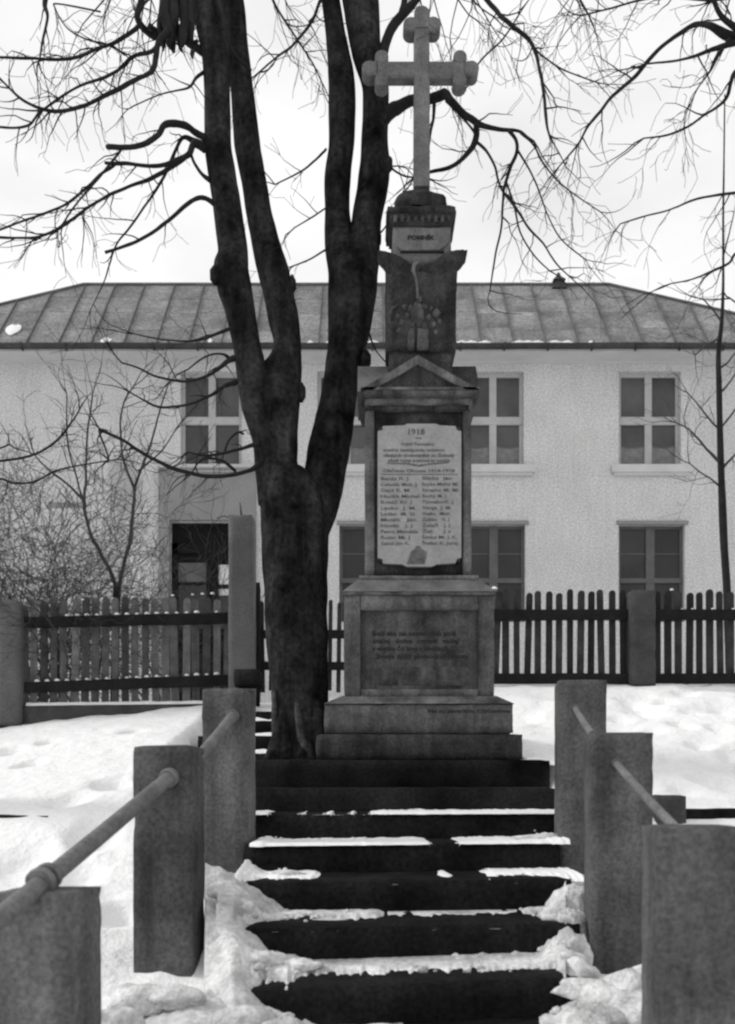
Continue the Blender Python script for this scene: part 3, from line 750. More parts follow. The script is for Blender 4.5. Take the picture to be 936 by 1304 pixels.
def lobe(x, y, r, hd):
    q = P(x, y, DC); R = r * DC / F; n = 20
    rings = [(R * .86, -hd), (R, -hd + R * .16), (R, hd - R * .16), (R * .86, hd)]
    vs = [(q.x + a * math.cos(2 * math.pi * j / n), DC + b, q.z + a * math.sin(2 * math.pi * j / n)) for a, b in rings for j in range(n)]
    fs = [tuple(range(n)), tuple(range(4 * n - 1, 3 * n - 1, -1))]
    for i in range(3): fs += [(i * n + j, (i + 1) * n + j, (i + 1) * n + (j + 1) % n, i * n + (j + 1) % n) for j in range(n)]
    crs.add(vs, fs)
bar(526.5, 547, 36, 243, .052)
bar(484, 590, 83.5, 104.5, .046)
lobe(537, 24, 10, .052); lobe(523, 38.5, 9.8, .054); lobe(551, 38, 9.8, .0535)
bar(528, 546, 24, 44, .0605, .01)
lobe(585, 79, 8.6, .052); lobe(584.5, 108, 8.8, .0535); lobe(599.5, 93.5, 9.5, .0545); bar(578.5, 591, 78, 108, .044, .008); bar(590, 600, 85, 102, .047, .008)
lobe(486, 79, 8.6, .052); lobe(486, 108, 8.8, .0535); lobe(470.5, 93.5, 9.5, .0545); bar(480, 492.5, 78, 108, .044, .008); bar(470, 480, 85, 102, .047, .008)
crs.build('cross', M['cross'], mon, bevel=0)

# ------------------------------------------------------------------ picket fences
def picket_mesh(w, h, th, v):
    """pointed, slightly irregular board; origin at its foot"""
    mb = MB(); hw = w / 2
    tw = .004 * math.sin(v * 2.3)
    top = [(-hw, 0), (hw, 0), (hw + tw, h - w * .42), (hw * .72 + tw, h - w * .12), (hw * .2 + tw, h), (-hw * .25 + tw, h), (-hw * .75 + tw, h - w * .15), (-hw + tw, h - w * .45)]
    mb.prism(top[::-1], 0, th)
    me = bpy.data.meshes.new('picket'); me.from_pydata([tuple(q) for q in mb.v], [], mb.f); return me
def place(name, me, loc, parent, m=None, rz=0, ry=0):
    o = bpy.data.objects.new(name, me); sc.collection.objects.link(o)
    o.parent = parent; o.location = Vector(loc) - OFF[parent]; o.rotation_euler = (0, ry, rz); OFF[o] = OFF[parent]; return o
def fence_run(root, x0, x1, ytop0, ytop1, ybot0, ybot1, rails, pitch, wpx, m, mr, D=FENCE_D, rail_th=13):
    """columns and rows measured at the fence; rails = [(row at x0, row at x1)]"""
    hs = abs(((ybot0 + ybot1) - (ytop0 + ytop1)) / 2) * D / F
    variants = [picket_mesh(wpx * D / F * s, hs * hv, .02, i) for i, (s, hv) in enumerate([(1, 1), (1.07, .99), (.93, 1.01), (1.0, .985), (1.1, 1.005), (.96, .995)])]
    for me in variants: me.materials.append(m)
    n = int((x1 - x0) / pitch)
    for i in range(n + 1):
        x = x0 + i * (x1 - x0) / n
        t = (x - x0) / (x1 - x0)
        q = P(x + rng.uniform(-.6, .6), lerp(ybot0, ybot1, t), D)
        place('picket', rng.choice(variants), (q.x, D + .03, q.z + rng.uniform(-.014, .012)), root, ry=rng.gauss(0, .012))
    for (ya, yb) in rails:
        a, b = P(x0 - 8, ya, D), P(x1 + 8, yb, D); th = rail_th * D / F
        mb = MB(); N = 14
        for i in range(N + 1):
            t = i / N; X = lerp(a.x, b.x, t); zz = lerp(a.z, b.z, t) + .006 * noise.noise(Vector((X * 2, ya, 0)))
            for (dy, dz) in ((-.035, -th / 2), (-.035, th / 2 - .006), (-.029, th / 2), (.028, th / 2), (.028, -th / 2)):
                mb.v.append(Vector((X, D + dy, zz + dz)))
        for i in range(N):
            for j in range(5):
                p0 = i * 5 + j; p1 = i * 5 + (j + 1) % 5; mb.f.append((p0, p1, p1 + 5, p0 + 5)); mb.sm.append(False)
        mb.f.append((4, 3, 2, 1, 0)); mb.f.append(tuple(N * 5 + j for j in range(5))); mb.sm += [False, False]
        mb.build('rail', mr, root)
def snow_beads(root, x0, x1, ya, yb, pitch, prob, D=FENCE_D, size=.014, dy=0.0):
    """little caps of snow caught on a rail between the pickets"""
    mb = MB(); n = int((x1 - x0) / pitch)
    for i in range(n):
        if rng.random() > prob: continue
        x = x0 + (i + .5) * pitch; q = P(x, lerp(ya, yb, (x - x0) / (x1 - x0)), D)
        r = size * rng.uniform(.7, 1.2)
        c = Vector((q.x, D + dy, q.z))
        top = []
        vs = []
        for k, (rr, hh) in enumerate(((1, 0), (.95, .5), (.6, .95), (.1, 1.15))):
            for j in range(7):
                a = j * 2 * math.pi / 7; vs.append(c + Vector((math.cos(a) * rr * r * 1.4, math.sin(a) * rr * r, hh * r)))
        fs = [(k * 7 + j, k * 7 + (j + 1) % 7, (k + 1) * 7 + (j + 1) % 7, (k + 1) * 7 + j) for k in range(3) for j in range(7)] + [tuple(21 + j for j in range(7))]
        mb.add(vs, fs, True)
    tag(mb.build('snow_caps', M['snow'], root), kind='stuff')

fl = thing('picket_fence', (P(160, 905, FENCE_D).x, FENCE_D, .75), 'weathered picket fence with snowy tips left of the tall pillar', 'fence', 'picket fences before the school')
fence_run(fl, 41, 288, 766, 754, 896, 893, [(793, 787), (876, 866)], 12.7, 8.9, M['picket'], M['rail_w'])
fence_run(fl, -320, -8, 778, 768, 915, 899, [(806, 795), (890, 878)], 12.7, 8.9, M['picket'], M['rail_w'])
snow_beads(fl, 41, 288, 785.5, 779.5, 12.7, .75, size=.018)
snow_beads(fl, 41, 288, 868.5, 858.5, 12.7, .85, size=.02)
snow_beads(fl, 34.6, 282, 766.5, 754.5, 12.7, .6, size=.014, dy=.04)
a, b = P(30, 898, FENCE_D), P(296, 893, FENCE_D)
worn_box(a.x, b.x, FENCE_D - .06, FENCE_D + .16, .5, a.z + .005, seg=.12, amp=.008, skew=.012).build('concrete_plinth', M['concrete_d'], fl)
worn_box(a.x - 3.2, a.x - .02, FENCE_D - .05, FENCE_D + .15, .3, a.z - .06, seg=.2, amp=.008).build('concrete_plinth', M['concrete_d'], fl)
mb = MB()
for i in range(61):
    X = lerp(a.x + .04, b.x - .1, i / 60)
    for j, dy in enumerate((-.05, -.03, .03, .1, .15)):
        h = (.028 + .012 * noise.noise(Vector((X * 6, j, 1)))) * (0 if j in (0, 4) else 1)
        mb.v.append(Vector((X, FENCE_D + dy, a.z + .005 + .012 * ((X - a.x) / (b.x - a.x) - .5) * 2 + h - (.004 if j in (0, 4) else 0))))
for i in range(60):
    for j in range(4):
        k = i * 5 + j; mb.f.append((k, k + 5, k + 6, k + 1)); mb.sm.append(True)
tag(mb.build('plinth_snow', M['snow'], fl), kind='stuff')
def conc_post(root, x0, x1, y0, y1, D, m, name='post', round_top=True):
    A, B = P(x0, y1, D), P(x1, y0, D)
    mb = worn_box(A.x, B.x, D - .12, D + .14, A.z, B.z, seg=.06, amp=.004, bev=.02)
    if round_top:
        cx = (A.x + B.x) / 2
        for v in mb.v:
            t = sstep(B.z - .06, B.z, v.z); v.z -= .035 * t * abs((v.x - cx) / (B.x - cx)) ** 2
    return mb.build(name, m, root)
conc_post(fl, 1, 32, 765, 925, FENCE_D, M['pillar'])

fr = thing('picket_fence', (P(770, 880, FENCE_D).x, FENCE_D, 1.05), 'dark picket fence between the monument and the right picture edge', 'fence', 'picket fences before the school')
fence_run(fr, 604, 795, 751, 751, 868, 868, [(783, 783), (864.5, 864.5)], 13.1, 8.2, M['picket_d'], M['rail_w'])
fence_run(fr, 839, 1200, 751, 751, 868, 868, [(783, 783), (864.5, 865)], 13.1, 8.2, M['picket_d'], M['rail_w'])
snow_beads(fr, 610, 645, 750, 750, 13, 1, size=.02)
snow_beads(fr, 604, 640, 775.5, 775.5, 13, 1, size=.018)
snow_beads(fr, 836, 880, 751.5, 751.5, 13, .8, size=.014)
snow_beads(fr, 836, 1000, 776, 776, 13, .5, size=.013)
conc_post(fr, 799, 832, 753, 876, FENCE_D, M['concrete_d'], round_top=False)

# tall gate pillar and the gate leaf beyond the tree
o = worn_box(P(293, 0, 8.7).x, P(325, 0, 8.7).x, 8.55, 8.81, .6, P(0, 659, 8.68).z, seg=.05, amp=.005, bev=.018).build('gate_pillar', M['pillar'], origin=(P(309, 0, 8.7).x, 8.68, .6))
tag(o, 'tall slim concrete gate pillar with an iron pin on top, left of the tree', 'pillar')
pil = o
mb = MB(); q = P(308, 659, 8.68); mb.tube([q - Vector((0, 0, .02)), q + Vector((-.01, 0, .07)), q + Vector((-.02, 0, .15))], [.012, .01, .006], 6)
mb.tube([P(276, 660, 8.68), P(285, 657, 8.68), P(296, 660.5, 8.68)], .006, 5)
mb.build('iron_pin', M['gutter'], pil)
gt = thing('picket_gate', (P(385, 885, 8.9).x, 8.9, .95), 'dark picket gate half hidden behind the tree trunk', 'gate')
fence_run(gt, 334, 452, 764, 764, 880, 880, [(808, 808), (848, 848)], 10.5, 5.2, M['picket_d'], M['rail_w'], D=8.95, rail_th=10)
A, B = P(325.5, 900, 8.9), P(332, 742, 8.9)
worn_box(A.x, B.x, 8.86, 8.92, A.z, B.z, seg=.08, amp=.002).build('gate_stile', M['rail_w'], gt)

# ------------------------------------------------------------------ school building
FD, ED, RD = 19.3, 18.8, 20.68
S = F / FD
def fx(px): return (px - X0) * FD / F
def fz(py): return (HZ - py) * FD / F
bld = thing('school_building', (0, FD, .9), 'long two-storey roughcast building with low hipped sheet roof behind the fence', 'building')
XL, XR, ZB, ZT = -11.1, 10.4, .6, fz(459.5)
UP = [(230, 308), (404, 480), (590, 667), (788, 867), (987, 1066), (-120, -44)]     # upper windows, columns
LO = [(432, 472), (590, 669), (788, 872), (987, 1071), (-120, -44)]
opens = [(fx(a), fx(b), fz(592), fz(473)) for a, b in UP] + [(fx(a), fx(b), fz(792), fz(668)) for a, b in LO] + [(fx(217), fx(301), .95, fz(664))]
opens[6] = (fx(432), fx(511), fz(792), fz(668))
xs = sorted(set([XL, XR] + [round(o[0], 4) for o in opens] + [round(o[1], 4) for o in opens]))
zs = sorted(set([ZB, ZT] + [round(o[2], 4) for o in opens] + [round(o[3], 4) for o in opens]))
mb = MB()
for i in range(len(xs) - 1):
    for k in range(len(zs) - 1):
        cx, cz = (xs[i] + xs[i + 1]) / 2, (zs[k] + zs[k + 1]) / 2
        if any(o[0] < cx < o[1] and o[2] < cz < o[3] for o in opens): continue
        mb.add([(xs[i], FD, zs[k]), (xs[i + 1], FD, zs[k]), (xs[i + 1], FD, zs[k + 1]), (xs[i], FD, zs[k + 1])], [(0, 1, 2, 3)])
for (a, b, c, d) in opens:                                # reveals
    R = .22
    mb.add([(a, FD, c), (a, FD, d), (a, FD + R, d), (a, FD + R, c), (b, FD, c), (b, FD, d), (b, FD + R, d), (b, FD + R, c)],
           [(0, 3, 2, 1), (4, 5, 6, 7), (1, 2, 6, 5), (0, 4, 7, 3)])
BK = 27.0
mb.add([(XL, FD, ZB), (XR, FD, ZB), (XR, BK, ZB), (XL, BK, ZB), (XL, FD, ZT), (XR, FD, ZT), (XR, BK, ZT), (XL, BK, ZT)], [(1, 2, 6, 5), (2, 3, 7, 6), (3, 0, 4, 7)])
mb.build('wall', M['wall'], bld)
def bx(px0, px1, py0, py1, d0, d1, name, m, par):
    mb = MB(); mb.box(fx(px0), fx(px1), FD + d0, FD + d1, fz(py1), fz(py0)); return mb.build(name, m, par)
def window(a, b, y0, y1, fm, gm, tr, th=4.5, mull=9, trh=10, curtain=None, low=False):
    mid = (a + b) / 2 if not low else (a + b) / 2
    w = MB()
    w.box(fx(a), fx(b), FD + .12, FD + .19, fz(y0 + th), fz(y0)); w.box(fx(a), fx(b), FD + .12, FD + .19, fz(y1), fz(y1 - th * .6))
    w.box(fx(a), fx(a + th), FD + .118, FD + .188, fz(y1 - .1), fz(y0 + .1)); w.box(fx(b - th), fx(b), FD + .118, FD + .188, fz(y1 - .1), fz(y0 + .1))
    w.box(fx(mid - mull / 2), fx(mid + mull / 2), FD + .105, FD + .185, fz(y1 - .1), fz(y0 + .1))
    for t in tr: w.box(fx(a + .3), fx(b - .3), FD + .098, FD + .18, fz(t + trh / 2), fz(t - trh / 2))
    o = w.build('window', fm, bld)
    rows = [y0 + th] + sorted(tr) + [y1 - th * .6]
    for (c0, c1) in ((a + th, mid - mull / 2), (mid + mull / 2, b - th)):
        for r0, r1 in zip(rows, rows[1:]):
            r0_ = r0 + (trh / 2 if r0 in tr else 0); r1_ = r1 - (trh / 2 if r1 in tr else 0)
            # thin sash edge
            bx(c0 - .5, c1 + .5, r0_ - .5, r1_ + .5, .15, .16, 'pane', gm, o)
            if low and r0 != rows[-2]:
                m_ = (r0_ + r1_) / 2
                bx(c0, c1, m_ - .7, m_ + .7, .13, .149, 'glazing_bar', fm, o)
    if curtain:
        for (c0, c1) in ((a + th, mid - mull / 2), (mid + mull / 2, b - th)):
            cm = MB(); n = 16
            for i in range(n + 1):
                t = i / n; x = fx(lerp(c0, c1, t)); sag = 2.2 * math.sin(math.pi * t)
                for y in (curtain + sag, curtain + sag + 1.5, y1 - th * .6): cm.v.append(Vector((x, FD + .147 + .002 * math.sin(t * 40), fz(y))))
            for i in range(n):
                for j in range(2): k = i * 3 + j; cm.f.append((k, k + 1, k + 4, k + 3)); cm.sm.append(True)
            cm.build('curtain', M['curtain'], o)
            hem = MB()
            for i in range(n):
                t0, t1 = i / n, (i + 1) / n
                ya, yb = curtain + 2.2 * math.sin(math.pi * t0), curtain + 2.2 * math.sin(math.pi * t1)
                xa_, xb_ = fx(lerp(c0, c1, t0)), fx(lerp(c0, c1, t1))
                hem.add([(xa_, FD + .143, fz(ya + .9)), (xb_, FD + .143, fz(yb + .9)), (xb_, FD + .143, fz(yb - .9)), (xa_, FD + .143, fz(ya - .9))], [(0, 1, 2, 3)])
            hem.build('curtain_hem', M['frame_g'], o)
    return o
for i, (a, b) in enumerate(UP):
    o = window(a, b, 473, 592, M['frame_w'], M['glass'], [533.5], curtain=565 if i in (1, 2, 3, 4) else None)
    s_ = MB(); s_.box(fx(a - 10), fx(b + 13), FD - .12, FD + .1, fz(603), fz(593.5)); s_.box(fx(a - 7), fx(b + 10), FD - .08, FD - .001, fz(606.5), fz(602.6)); s_.build('window_sill', M['trim'], o)
for i, (a, b) in enumerate([(432, 511)] + LO[1:]):
    window(a, b, 668, 792, M['frame_g'], M['glass_l'], [738], th=4, mull=11, trh=6, low=True)
    l_ = bx(a - 3, b + 4, 663.5, 668.2, -.04, .05, 'lintel', M['porch'], bld)
# grey rendered portal with a dark glazed door
for (a, b, y0, y1) in ((203, 326, 601, 663.8), (203, 217, 663.8, 960), (301, 326, 663.8, 960)):
    bx(a, b, y0, y1, -.1, .02, 'portal_render', M['porch'], bld)
bx(203, 326, 598.5, 601.5, -.16, .01, 'portal_cornice', M['porch'], bld)
d = MB(); d.box(fx(217), fx(301), FD + .1, FD + .2, fz(703), fz(690)); d.box(fx(217), fx(225), FD + .1, FD + .2, .95, fz(690)); d.box(fx(293), fx(301), FD + .1, FD + .2, .95, fz(690))
d.box(fx(217), fx(301), FD + .13, FD + .2, fz(690), fz(664)); d.box(fx(262), fx(277), FD + .09, FD + .19, .95, fz(703)); d.box(fx(217), fx(301), FD + .12, FD + .2, .95, fz(800))
door = d.build('door', M['frame_d'], bld)
for k, (a, b, y0, y1, m) in enumerate(((225, 262, 703.5, 714, 'frame_d'), (225, 262, 714.5, 739, 'frame_g'), (225, 262, 740, 743, 'frame_d'), (225, 262, 743.5, 799, 'glass_l'),
                          (277, 293, 703.5, 717, 'frame_d'), (277, 293, 717, 742, 'paper'), (277, 293, 742, 748, 'frame_d'), (277, 293, 748, 756, 'paper'), (277, 293, 756.5, 799, 'glass_l'))):
    bx(a - .3, b + .3, y0, y1, .15 + .001 * (k % 2), .17, 'pane' if m != 'frame_d' else 'door_rail', M[m], door)
# flat grey board on the plaster and plinth band
bx(XL * 0 + 62, 110, 640, 647, -.03, .01, 'wall_board', M['porch'], bld)
mb = MB(); mb.box(XL - .04, XR + .04, FD - .05, FD - .001, ZB, 1.25); mb.build('base_course', M['porch'], bld)

# roof
ZE = (HZ - 441) * ED / F; ZR = (HZ - 364) * RD / F
EL, ER = (-211 - X0) * ED / F, (1105 - X0) * ED / F
RL, RR = (107 - X0) * RD / F, (775 - X0) * RD / F
rf = MB(); RB = 27.6
rf.add([(EL, ED, ZE), (ER, ED, ZE), (ER, RB, ZE), (EL, RB, ZE), (RL, RD, ZR), (RR, RD, ZR), (RR, RB - 4.5, ZR), (RL, RB - 4.5, ZR)],
       [(0, 1, 5, 4), (1, 2, 6, 5), (2, 3, 7, 6), (3, 0, 4, 7), (4, 5, 6, 7)])
rf.add([(EL, ED, ZE - .02), (ER, ED, ZE - .02), (ER, RB, ZE - .02), (EL, RB, ZE - .02)], [(3, 2, 1, 0)])
roof = rf.build('roof', M['roof'], bld)
sl = Vector((0, RD - ED, ZR - ZE)); nrm = Vector((0, -sl.z, sl.y)).normalized()
def rp(X, t, h=0): return Vector((X, ED, ZE)) + sl * t + nrm * h
def clip(poly, f):
    out = []
    for i in range(len(poly)):
        a, b = poly[i], poly[(i + 1) % len(poly)]; fa, fb = f(a), f(b)
        if fa >= 0: out.append(a)
        if (fa >= 0) != (fb >= 0):
            t = fa / (fa - fb); out.append((lerp(a[0], b[0], t), lerp(a[1], b[1], t)))
    return out
pitch = .709; xs0 = (157 - X0) * ED / F
col = [xs0 + pitch * i for i in range(-9, 24)]
for c0, c1 in zip(col, col[1:]):
    cuts = [0, .26 + rng.uniform(-.03, .03), .52 + rng.uniform(-.03, .03), .77 + rng.uniform(-.03, .03), 1.0]
    for t0, t1 in zip(cuts, cuts[1:]):
        g_ = .006
        poly = [(c0 + g_, t0 + .0015), (c1 - g_, t0 + .0015), (c1 - g_, t1 - .0015), (c0 + g_, t1 - .0015)]
        poly = clip(poly, lambda q: q[0] - lerp(EL, RL, q[1])); poly = clip(poly, lambda q: lerp(ER, RR, q[1]) - q[0]) if poly else poly
        if len(poly) < 3: continue
        sm_ = MB(); n = len(poly); tlt = rng.uniform(.001, .0035)
        sm_.add([rp(x, t, .012 + tlt * (1 if t < (t0 + t1) / 2 else -.3)) for x, t in poly] + [rp(x, t, .001) for x, t in poly],
                [tuple(range(n)), tuple(range(2 * n - 1, n - 1, -1))] + [(i, i + n, (i + 1) % n + n, (i + 1) % n) for i in range(n)])
        sm_.build('roof_sheet', M['roof'], roof)
for c in col:
    if c < EL or c > ER: continue
    t1 = 1.0
    if c < RL: t1 = (c - EL) / (RL - EL)
    if c > RR: t1 = (ER - c) / (ER - RR)
    if t1 < .03: continue
    sm_ = MB()
    a0, a1 = rp(c - .012, 0, .0), rp(c + .012, 0, .0)
    sm_.add([rp(c - .014, 0, .0), rp(c + .014, 0, .0), rp(c + .014, t1, .0), rp(c - .014, t1, .0), rp(c - .01, 0, .05), rp(c + .01, 0, .05), rp(c + .01, t1, .05), rp(c - .01, t1, .05)],
            [(0, 3, 2, 1), (4, 5, 6, 7), (0, 1, 5, 4), (1, 2, 6, 5), (2, 3, 7, 6), (3, 0, 4, 7)])
    sm_.build('roof_seam', M['seam'], roof)
rc = MB(); rc.tube([Vector((EL, ED, ZE + .03)), Vector((RL, RD, ZR + .03)), Vector((RR, RD, ZR + .03)), Vector((ER, ED, ZE + .03))], .045, 8); rc.build('ridge_cap', M['seam'], roof)
gu = MB()
N = 60
for i in range(N + 1):
    X = lerp(EL, ER, i / N); s_ = .012 * noise.noise(Vector((X * .6, 0, 0)))
    for k in range(7):
        a = math.pi + math.pi * k / 6; gu.v.append(Vector((X, ED - .07 + .075 * math.cos(a), ZE + .01 + s_ + .1 * math.sin(a))))
    gu.v.append(Vector((X, ED - .07, ZE - .045 + s_)))
for i in range(N):
    for k in range(8):
        a = i * 8 + k; b = i * 8 + (k + 1) % 8; gu.f.append((a, b, b + 8, a + 8)); gu.sm.append(k < 6)
gut = gu.build('gutter', M['gutter'], bld)
for i in range(24):
    X = lerp(EL + .3, ER - .3, i / 23); mb = MB(); mb.box(X - .015, X + .015, ED - .155, ED + .02, ZE - .1, ZE + .02); mb.build('gutter_bracket', M['gutter'], gut)
mb = MB(); mb.box(XL - .2, XR + .2, ED + .01, FD + .02, ZE - .1, ZE - .03); mb.build('soffit', M['trim'], bld)
mb = MB(); mb.prism([(fx(0) - 2.9, fz(459)), (XR, fz(459)), (XR, fz(463.5)), (fx(0) - 2.9, fz(463.5))], FD - .05, FD + .01); mb.build('eaves_moulding', M['trim'], bld)
# small vent with a pointed cowl on the ridge
q = P(711, 366, RD)
v = MB(); v.frustum((q.x - .18, q.x + .18, RD - .18, RD + .18, q.z - .1), (q.x - .1, q.x + .1, RD - .1, RD + .1, q.z + .12))
v.frustum((q.x - .15, q.x + .15, RD - .15, RD + .15, q.z + .12), (q.x - .06, q.x + .05, RD - .06, RD + .06, q.z + .24))
v.frustum((q.x - .06, q.x + .05, RD - .06, RD + .06, q.z + .24), (q.x - .03, q.x + .03, RD - .03, RD + .03, q.z + .34)); v.build('roof_vent', M['gutter'], roof)
# remnants of snow on the roof edge
mb = MB()
def roof_blob(px, py, wpx, hpx, seed, heart=False):
    # point on the roof plane
    t = 0.0
    for it in range(60):
        y = HZ - (ZE + (ZR - ZE) * t) / (ED + (RD - ED) * t) * F
        if y <= py: break
        t += .015
    D = ED + (RD - ED) * t
    X = (px - X0) * D / F
    n = 18; vs = [rp(X, t, .09)]
    for k in range(n):
        a = 2 * math.pi * k / n
        r = 1 + .35 * noise.noise(Vector((math.cos(a) * 1.3, math.sin(a) * 1.3, seed)))
        if heart: r = (.9 + .3 * abs(math.cos(a)) - .15 * math.sin(a)) * (1.25 if abs(a - 1.5 * math.pi) < .2 else 1) * (.75 if abs(a - .5 * math.pi) < .25 else 1)
        dx = math.cos(a) * r * wpx * D / F; dt = math.sin(a) * r * hpx / 78.0
        vs.append(rp(X + dx, max(.0, t + dt), .035))
    k0 = len(mb.v); mb.v += vs
    for k in range(n): mb.f.append((k0, k0 + 1 + k, k0 + 1 + (k + 1) % n)); mb.sm.append(True)
roof_blob(18, 421, 8, 6, 1, True); roof_blob(135, 437, 7, 3.5, 2); roof_blob(268, 436, 3, 2, 3)
for px, w in ((475, 9), (498, 5), (588, 7), (600, 9), (618, 8), (661, 9), (672, 10), (684, 9), (706, 11), (722, 9), (420, 5), (395, 4), (752, 3)): roof_blob(px, 438.5, w, 1.6, px)
tag(mb.build('roof_snow', M['snow']), kind='stuff')

# ------------------------------------------------------------------ trees
def grow(mb, p, d, L, r, lev, droop=.25, dens=7.0, wig=.25, minr=.0016):
    seg = max(.05, min(.12, L / 5)); n = max(3, int(L / seg))
    pts = [Vector(p)]; rad = [r]; d = Vector(d).normalized(); dirs = [d]
    curl = Vector((rng.gauss(0, .3), rng.gauss(0, .3), rng.gauss(0, .3) - droop * .3)); seg = max(.035, seg * .8); n = max(4, int(L / seg))
    for i in range(n):
        d = (d + (curl * .55 + Vector((rng.gauss(0, wig), rng.gauss(0, wig * .8), rng.gauss(0, wig) - droop * .12))) * .5).normalized()
        if rng.random() < .12: curl = -curl * .7
        pts.append(pts[-1] + d * seg); rad.append(max(minr, r * (1 - .75 * (i + 1) / n))); dirs.append(d)
    mb.tube(pts, rad, 5 if r > .008 else (4 if r > .004 else 3), cap=False)
    if lev <= 0: return
    k = max(1, int(L * dens * rng.uniform(.7, 1.2)))
    for _ in range(k):
        i = rng.randint(max(1, n // 6), n)
        q = dirs[i].orthogonal().normalized(); q.rotate(Matrix.Rotation(rng.uniform(0, 6.28), 3, dirs[i]))
        nd = (dirs[i] + q * rng.uniform(.5, 1.2)).normalized()
        grow(mb, pts[i], nd, L * rng.uniform(.3, .6), max(minr, rad[i] * .62), lev - 1, droop, dens * 1.2, wig, minr)
def limb(root, pts, D0, D1, tw=1.0, lev=2, name='branch', m='twig', droop=.3, tl=.5, sides=8, start=.2, minr=.0016, stub=False):
    """pts: (px, py, width in px); distance runs from D0 to D1 along the limb"""
    L = len(pts)
    q = [(x, y, w, lerp(D0, D1, i / (L - 1)) + (0 if i in (0,) else rng.uniform(-.05, .05))) for i, (x, y, w) in enumerate(pts)]
    sp = smooth_path(q, 7)
    P3 = [P(x, y, D) for x, y, w, D in sp]; R = [max(.0022, w * D / F / 2) for x, y, w, D in sp]
    for i in range(1, len(P3)):
        if R[i] > .006: P3[i] = P3[i] + noise.noise_vector(P3[i] * 7) * R[i] * .55
    mb = MB(); mb.tube(P3, R, sides, cap=True, bark=.18)
    tot = sum((P3[i + 1] - P3[i]).length for i in range(len(P3) - 1))
    k = int(tot * 11 * tw)
    for _ in range(k):
        i = rng.randint(int(start * (len(P3) - 1)), len(P3) - 2)
        d = (P3[i + 1] - P3[i]).normalized()
        o = d.orthogonal().normalized(); o.rotate(Matrix.Rotation(rng.uniform(0, 6.28), 3, d))
        nd = (d * rng.uniform(.3, 1) + o * rng.uniform(.5, 1) + Vector((0, 0, -.1))).normalized()
        grow(mb, P3[i], nd, tl * rng.uniform(.3, 1.2), min(R[i] * .6, .0055), lev - 1, droop, 8, .42, minr)
    if not stub:
        d = (P3[-1] - P3[-2]).normalized()
        for _ in range(2): grow(mb, P3[-1], d + Vector((rng.gauss(0, .3), rng.gauss(0, .3), rng.gauss(0, .3))), tl, min(R[-1], .006), lev - 1, droop, 6, .3, minr)
    return mb.build(name, M[m], root)

tree = thing('lime_tree', P(382, 968, 6.15), 'big dark lime tree with four upright stems close against the monument', 'tree')
trunk = MB()
def stem(pts, seed, sides=26):
    """pts: (row, left column, right column, distance)"""
    sp = smooth_path([(float(y), float(a), float(b), float(D)) for y, a, b, D in pts], 8)
    P3 = [P((a + b) / 2, y, D) for y, a, b, D in sp]; R = [max(.02, (b - a) / 2 * D / F) for y, a, b, D in sp]
    trunk.tube(P3, [q * .97 for q in R], sides, cap=True, bark=.09, seed=seed)
stem([(985, 336, 424, 6.12), (962, 347, 416, 6.15), (930, 347, 419, 6.17), (880, 343, 419, 6.2), (800, 337, 420, 6.22), (740, 337, 418, 6.23), (700, 333, 419, 6.24), (660, 330, 420, 6.25), (630, 328, 408, 6.25), (600, 325, 382, 6.25), (560, 321, 381, 6.26), (520, 316, 384, 6.28), (488, 325, 386, 6.3),
      (443, 347, 385, 6.34), (400, 340, 380, 6.37), (362, 332, 373, 6.4), (320, 322, 360, 6.43), (268, 312, 347, 6.47), (220, 304, 338, 6.5), (180, 297, 332, 6.52), (120, 293, 324, 6.55), (60, 287, 317, 6.58), (0, 277, 311, 6.6), (-120, 255, 290, 6.7), (-260, 230, 258, 6.8)], 1)
stem([(640, 329, 376, 6.22), (600, 325, 368, 6.22), (560, 320, 362, 6.2), (517, 308, 347, 6.2), (480, 302, 341, 6.18), (443, 296, 333, 6.18), (400, 287, 326, 6.18), (362, 275, 319, 6.18), (345, 272, 316, 6.18), (320, 277, 315, 6.2), (268, 271, 309, 6.22), (220, 264, 301, 6.25), (180, 260, 295, 6.28),
      (120, 259, 294, 6.3), (60, 255, 291, 6.3), (0, 240, 277, 6.3), (-120, 205, 240, 6.3), (-260, 160, 190, 6.3)], 2)
stem([(700, 360, 414, 6.28), (660, 368, 426, 6.3), (620, 382, 437, 6.34), (600, 388, 441, 6.37), (568, 393, 447, 6.4), (517, 406, 453, 6.44), (470, 413, 460, 6.48), (443, 416, 464, 6.5), (400, 417, 470, 6.52), (362, 416, 474, 6.54), (330, 414, 462, 6.56), (300, 413, 452, 6.58), (268, 413, 446, 6.6), (220, 413, 448, 6.62), (180, 418, 452, 6.64),
      (110, 418, 453, 6.66), (60, 416, 444, 6.7), (0, 409, 433, 6.72), (-120, 390, 415, 6.8), (-260, 370, 390, 6.9)], 3)
stem([(470, 420, 458, 6.46), (420, 430, 473, 6.48), (380, 434, 479, 6.5), (345, 438, 482, 6.52), (310, 443, 485, 6.54), (268, 450, 489, 6.56), (220, 456, 497, 6.58), (180, 459, 495, 6.6), (110, 460, 495, 6.62), (60, 446, 486, 6.64), (0, 436, 482, 6.66), (-120, 425, 468, 6.7), (-260, 415, 450, 6.8)], 4)
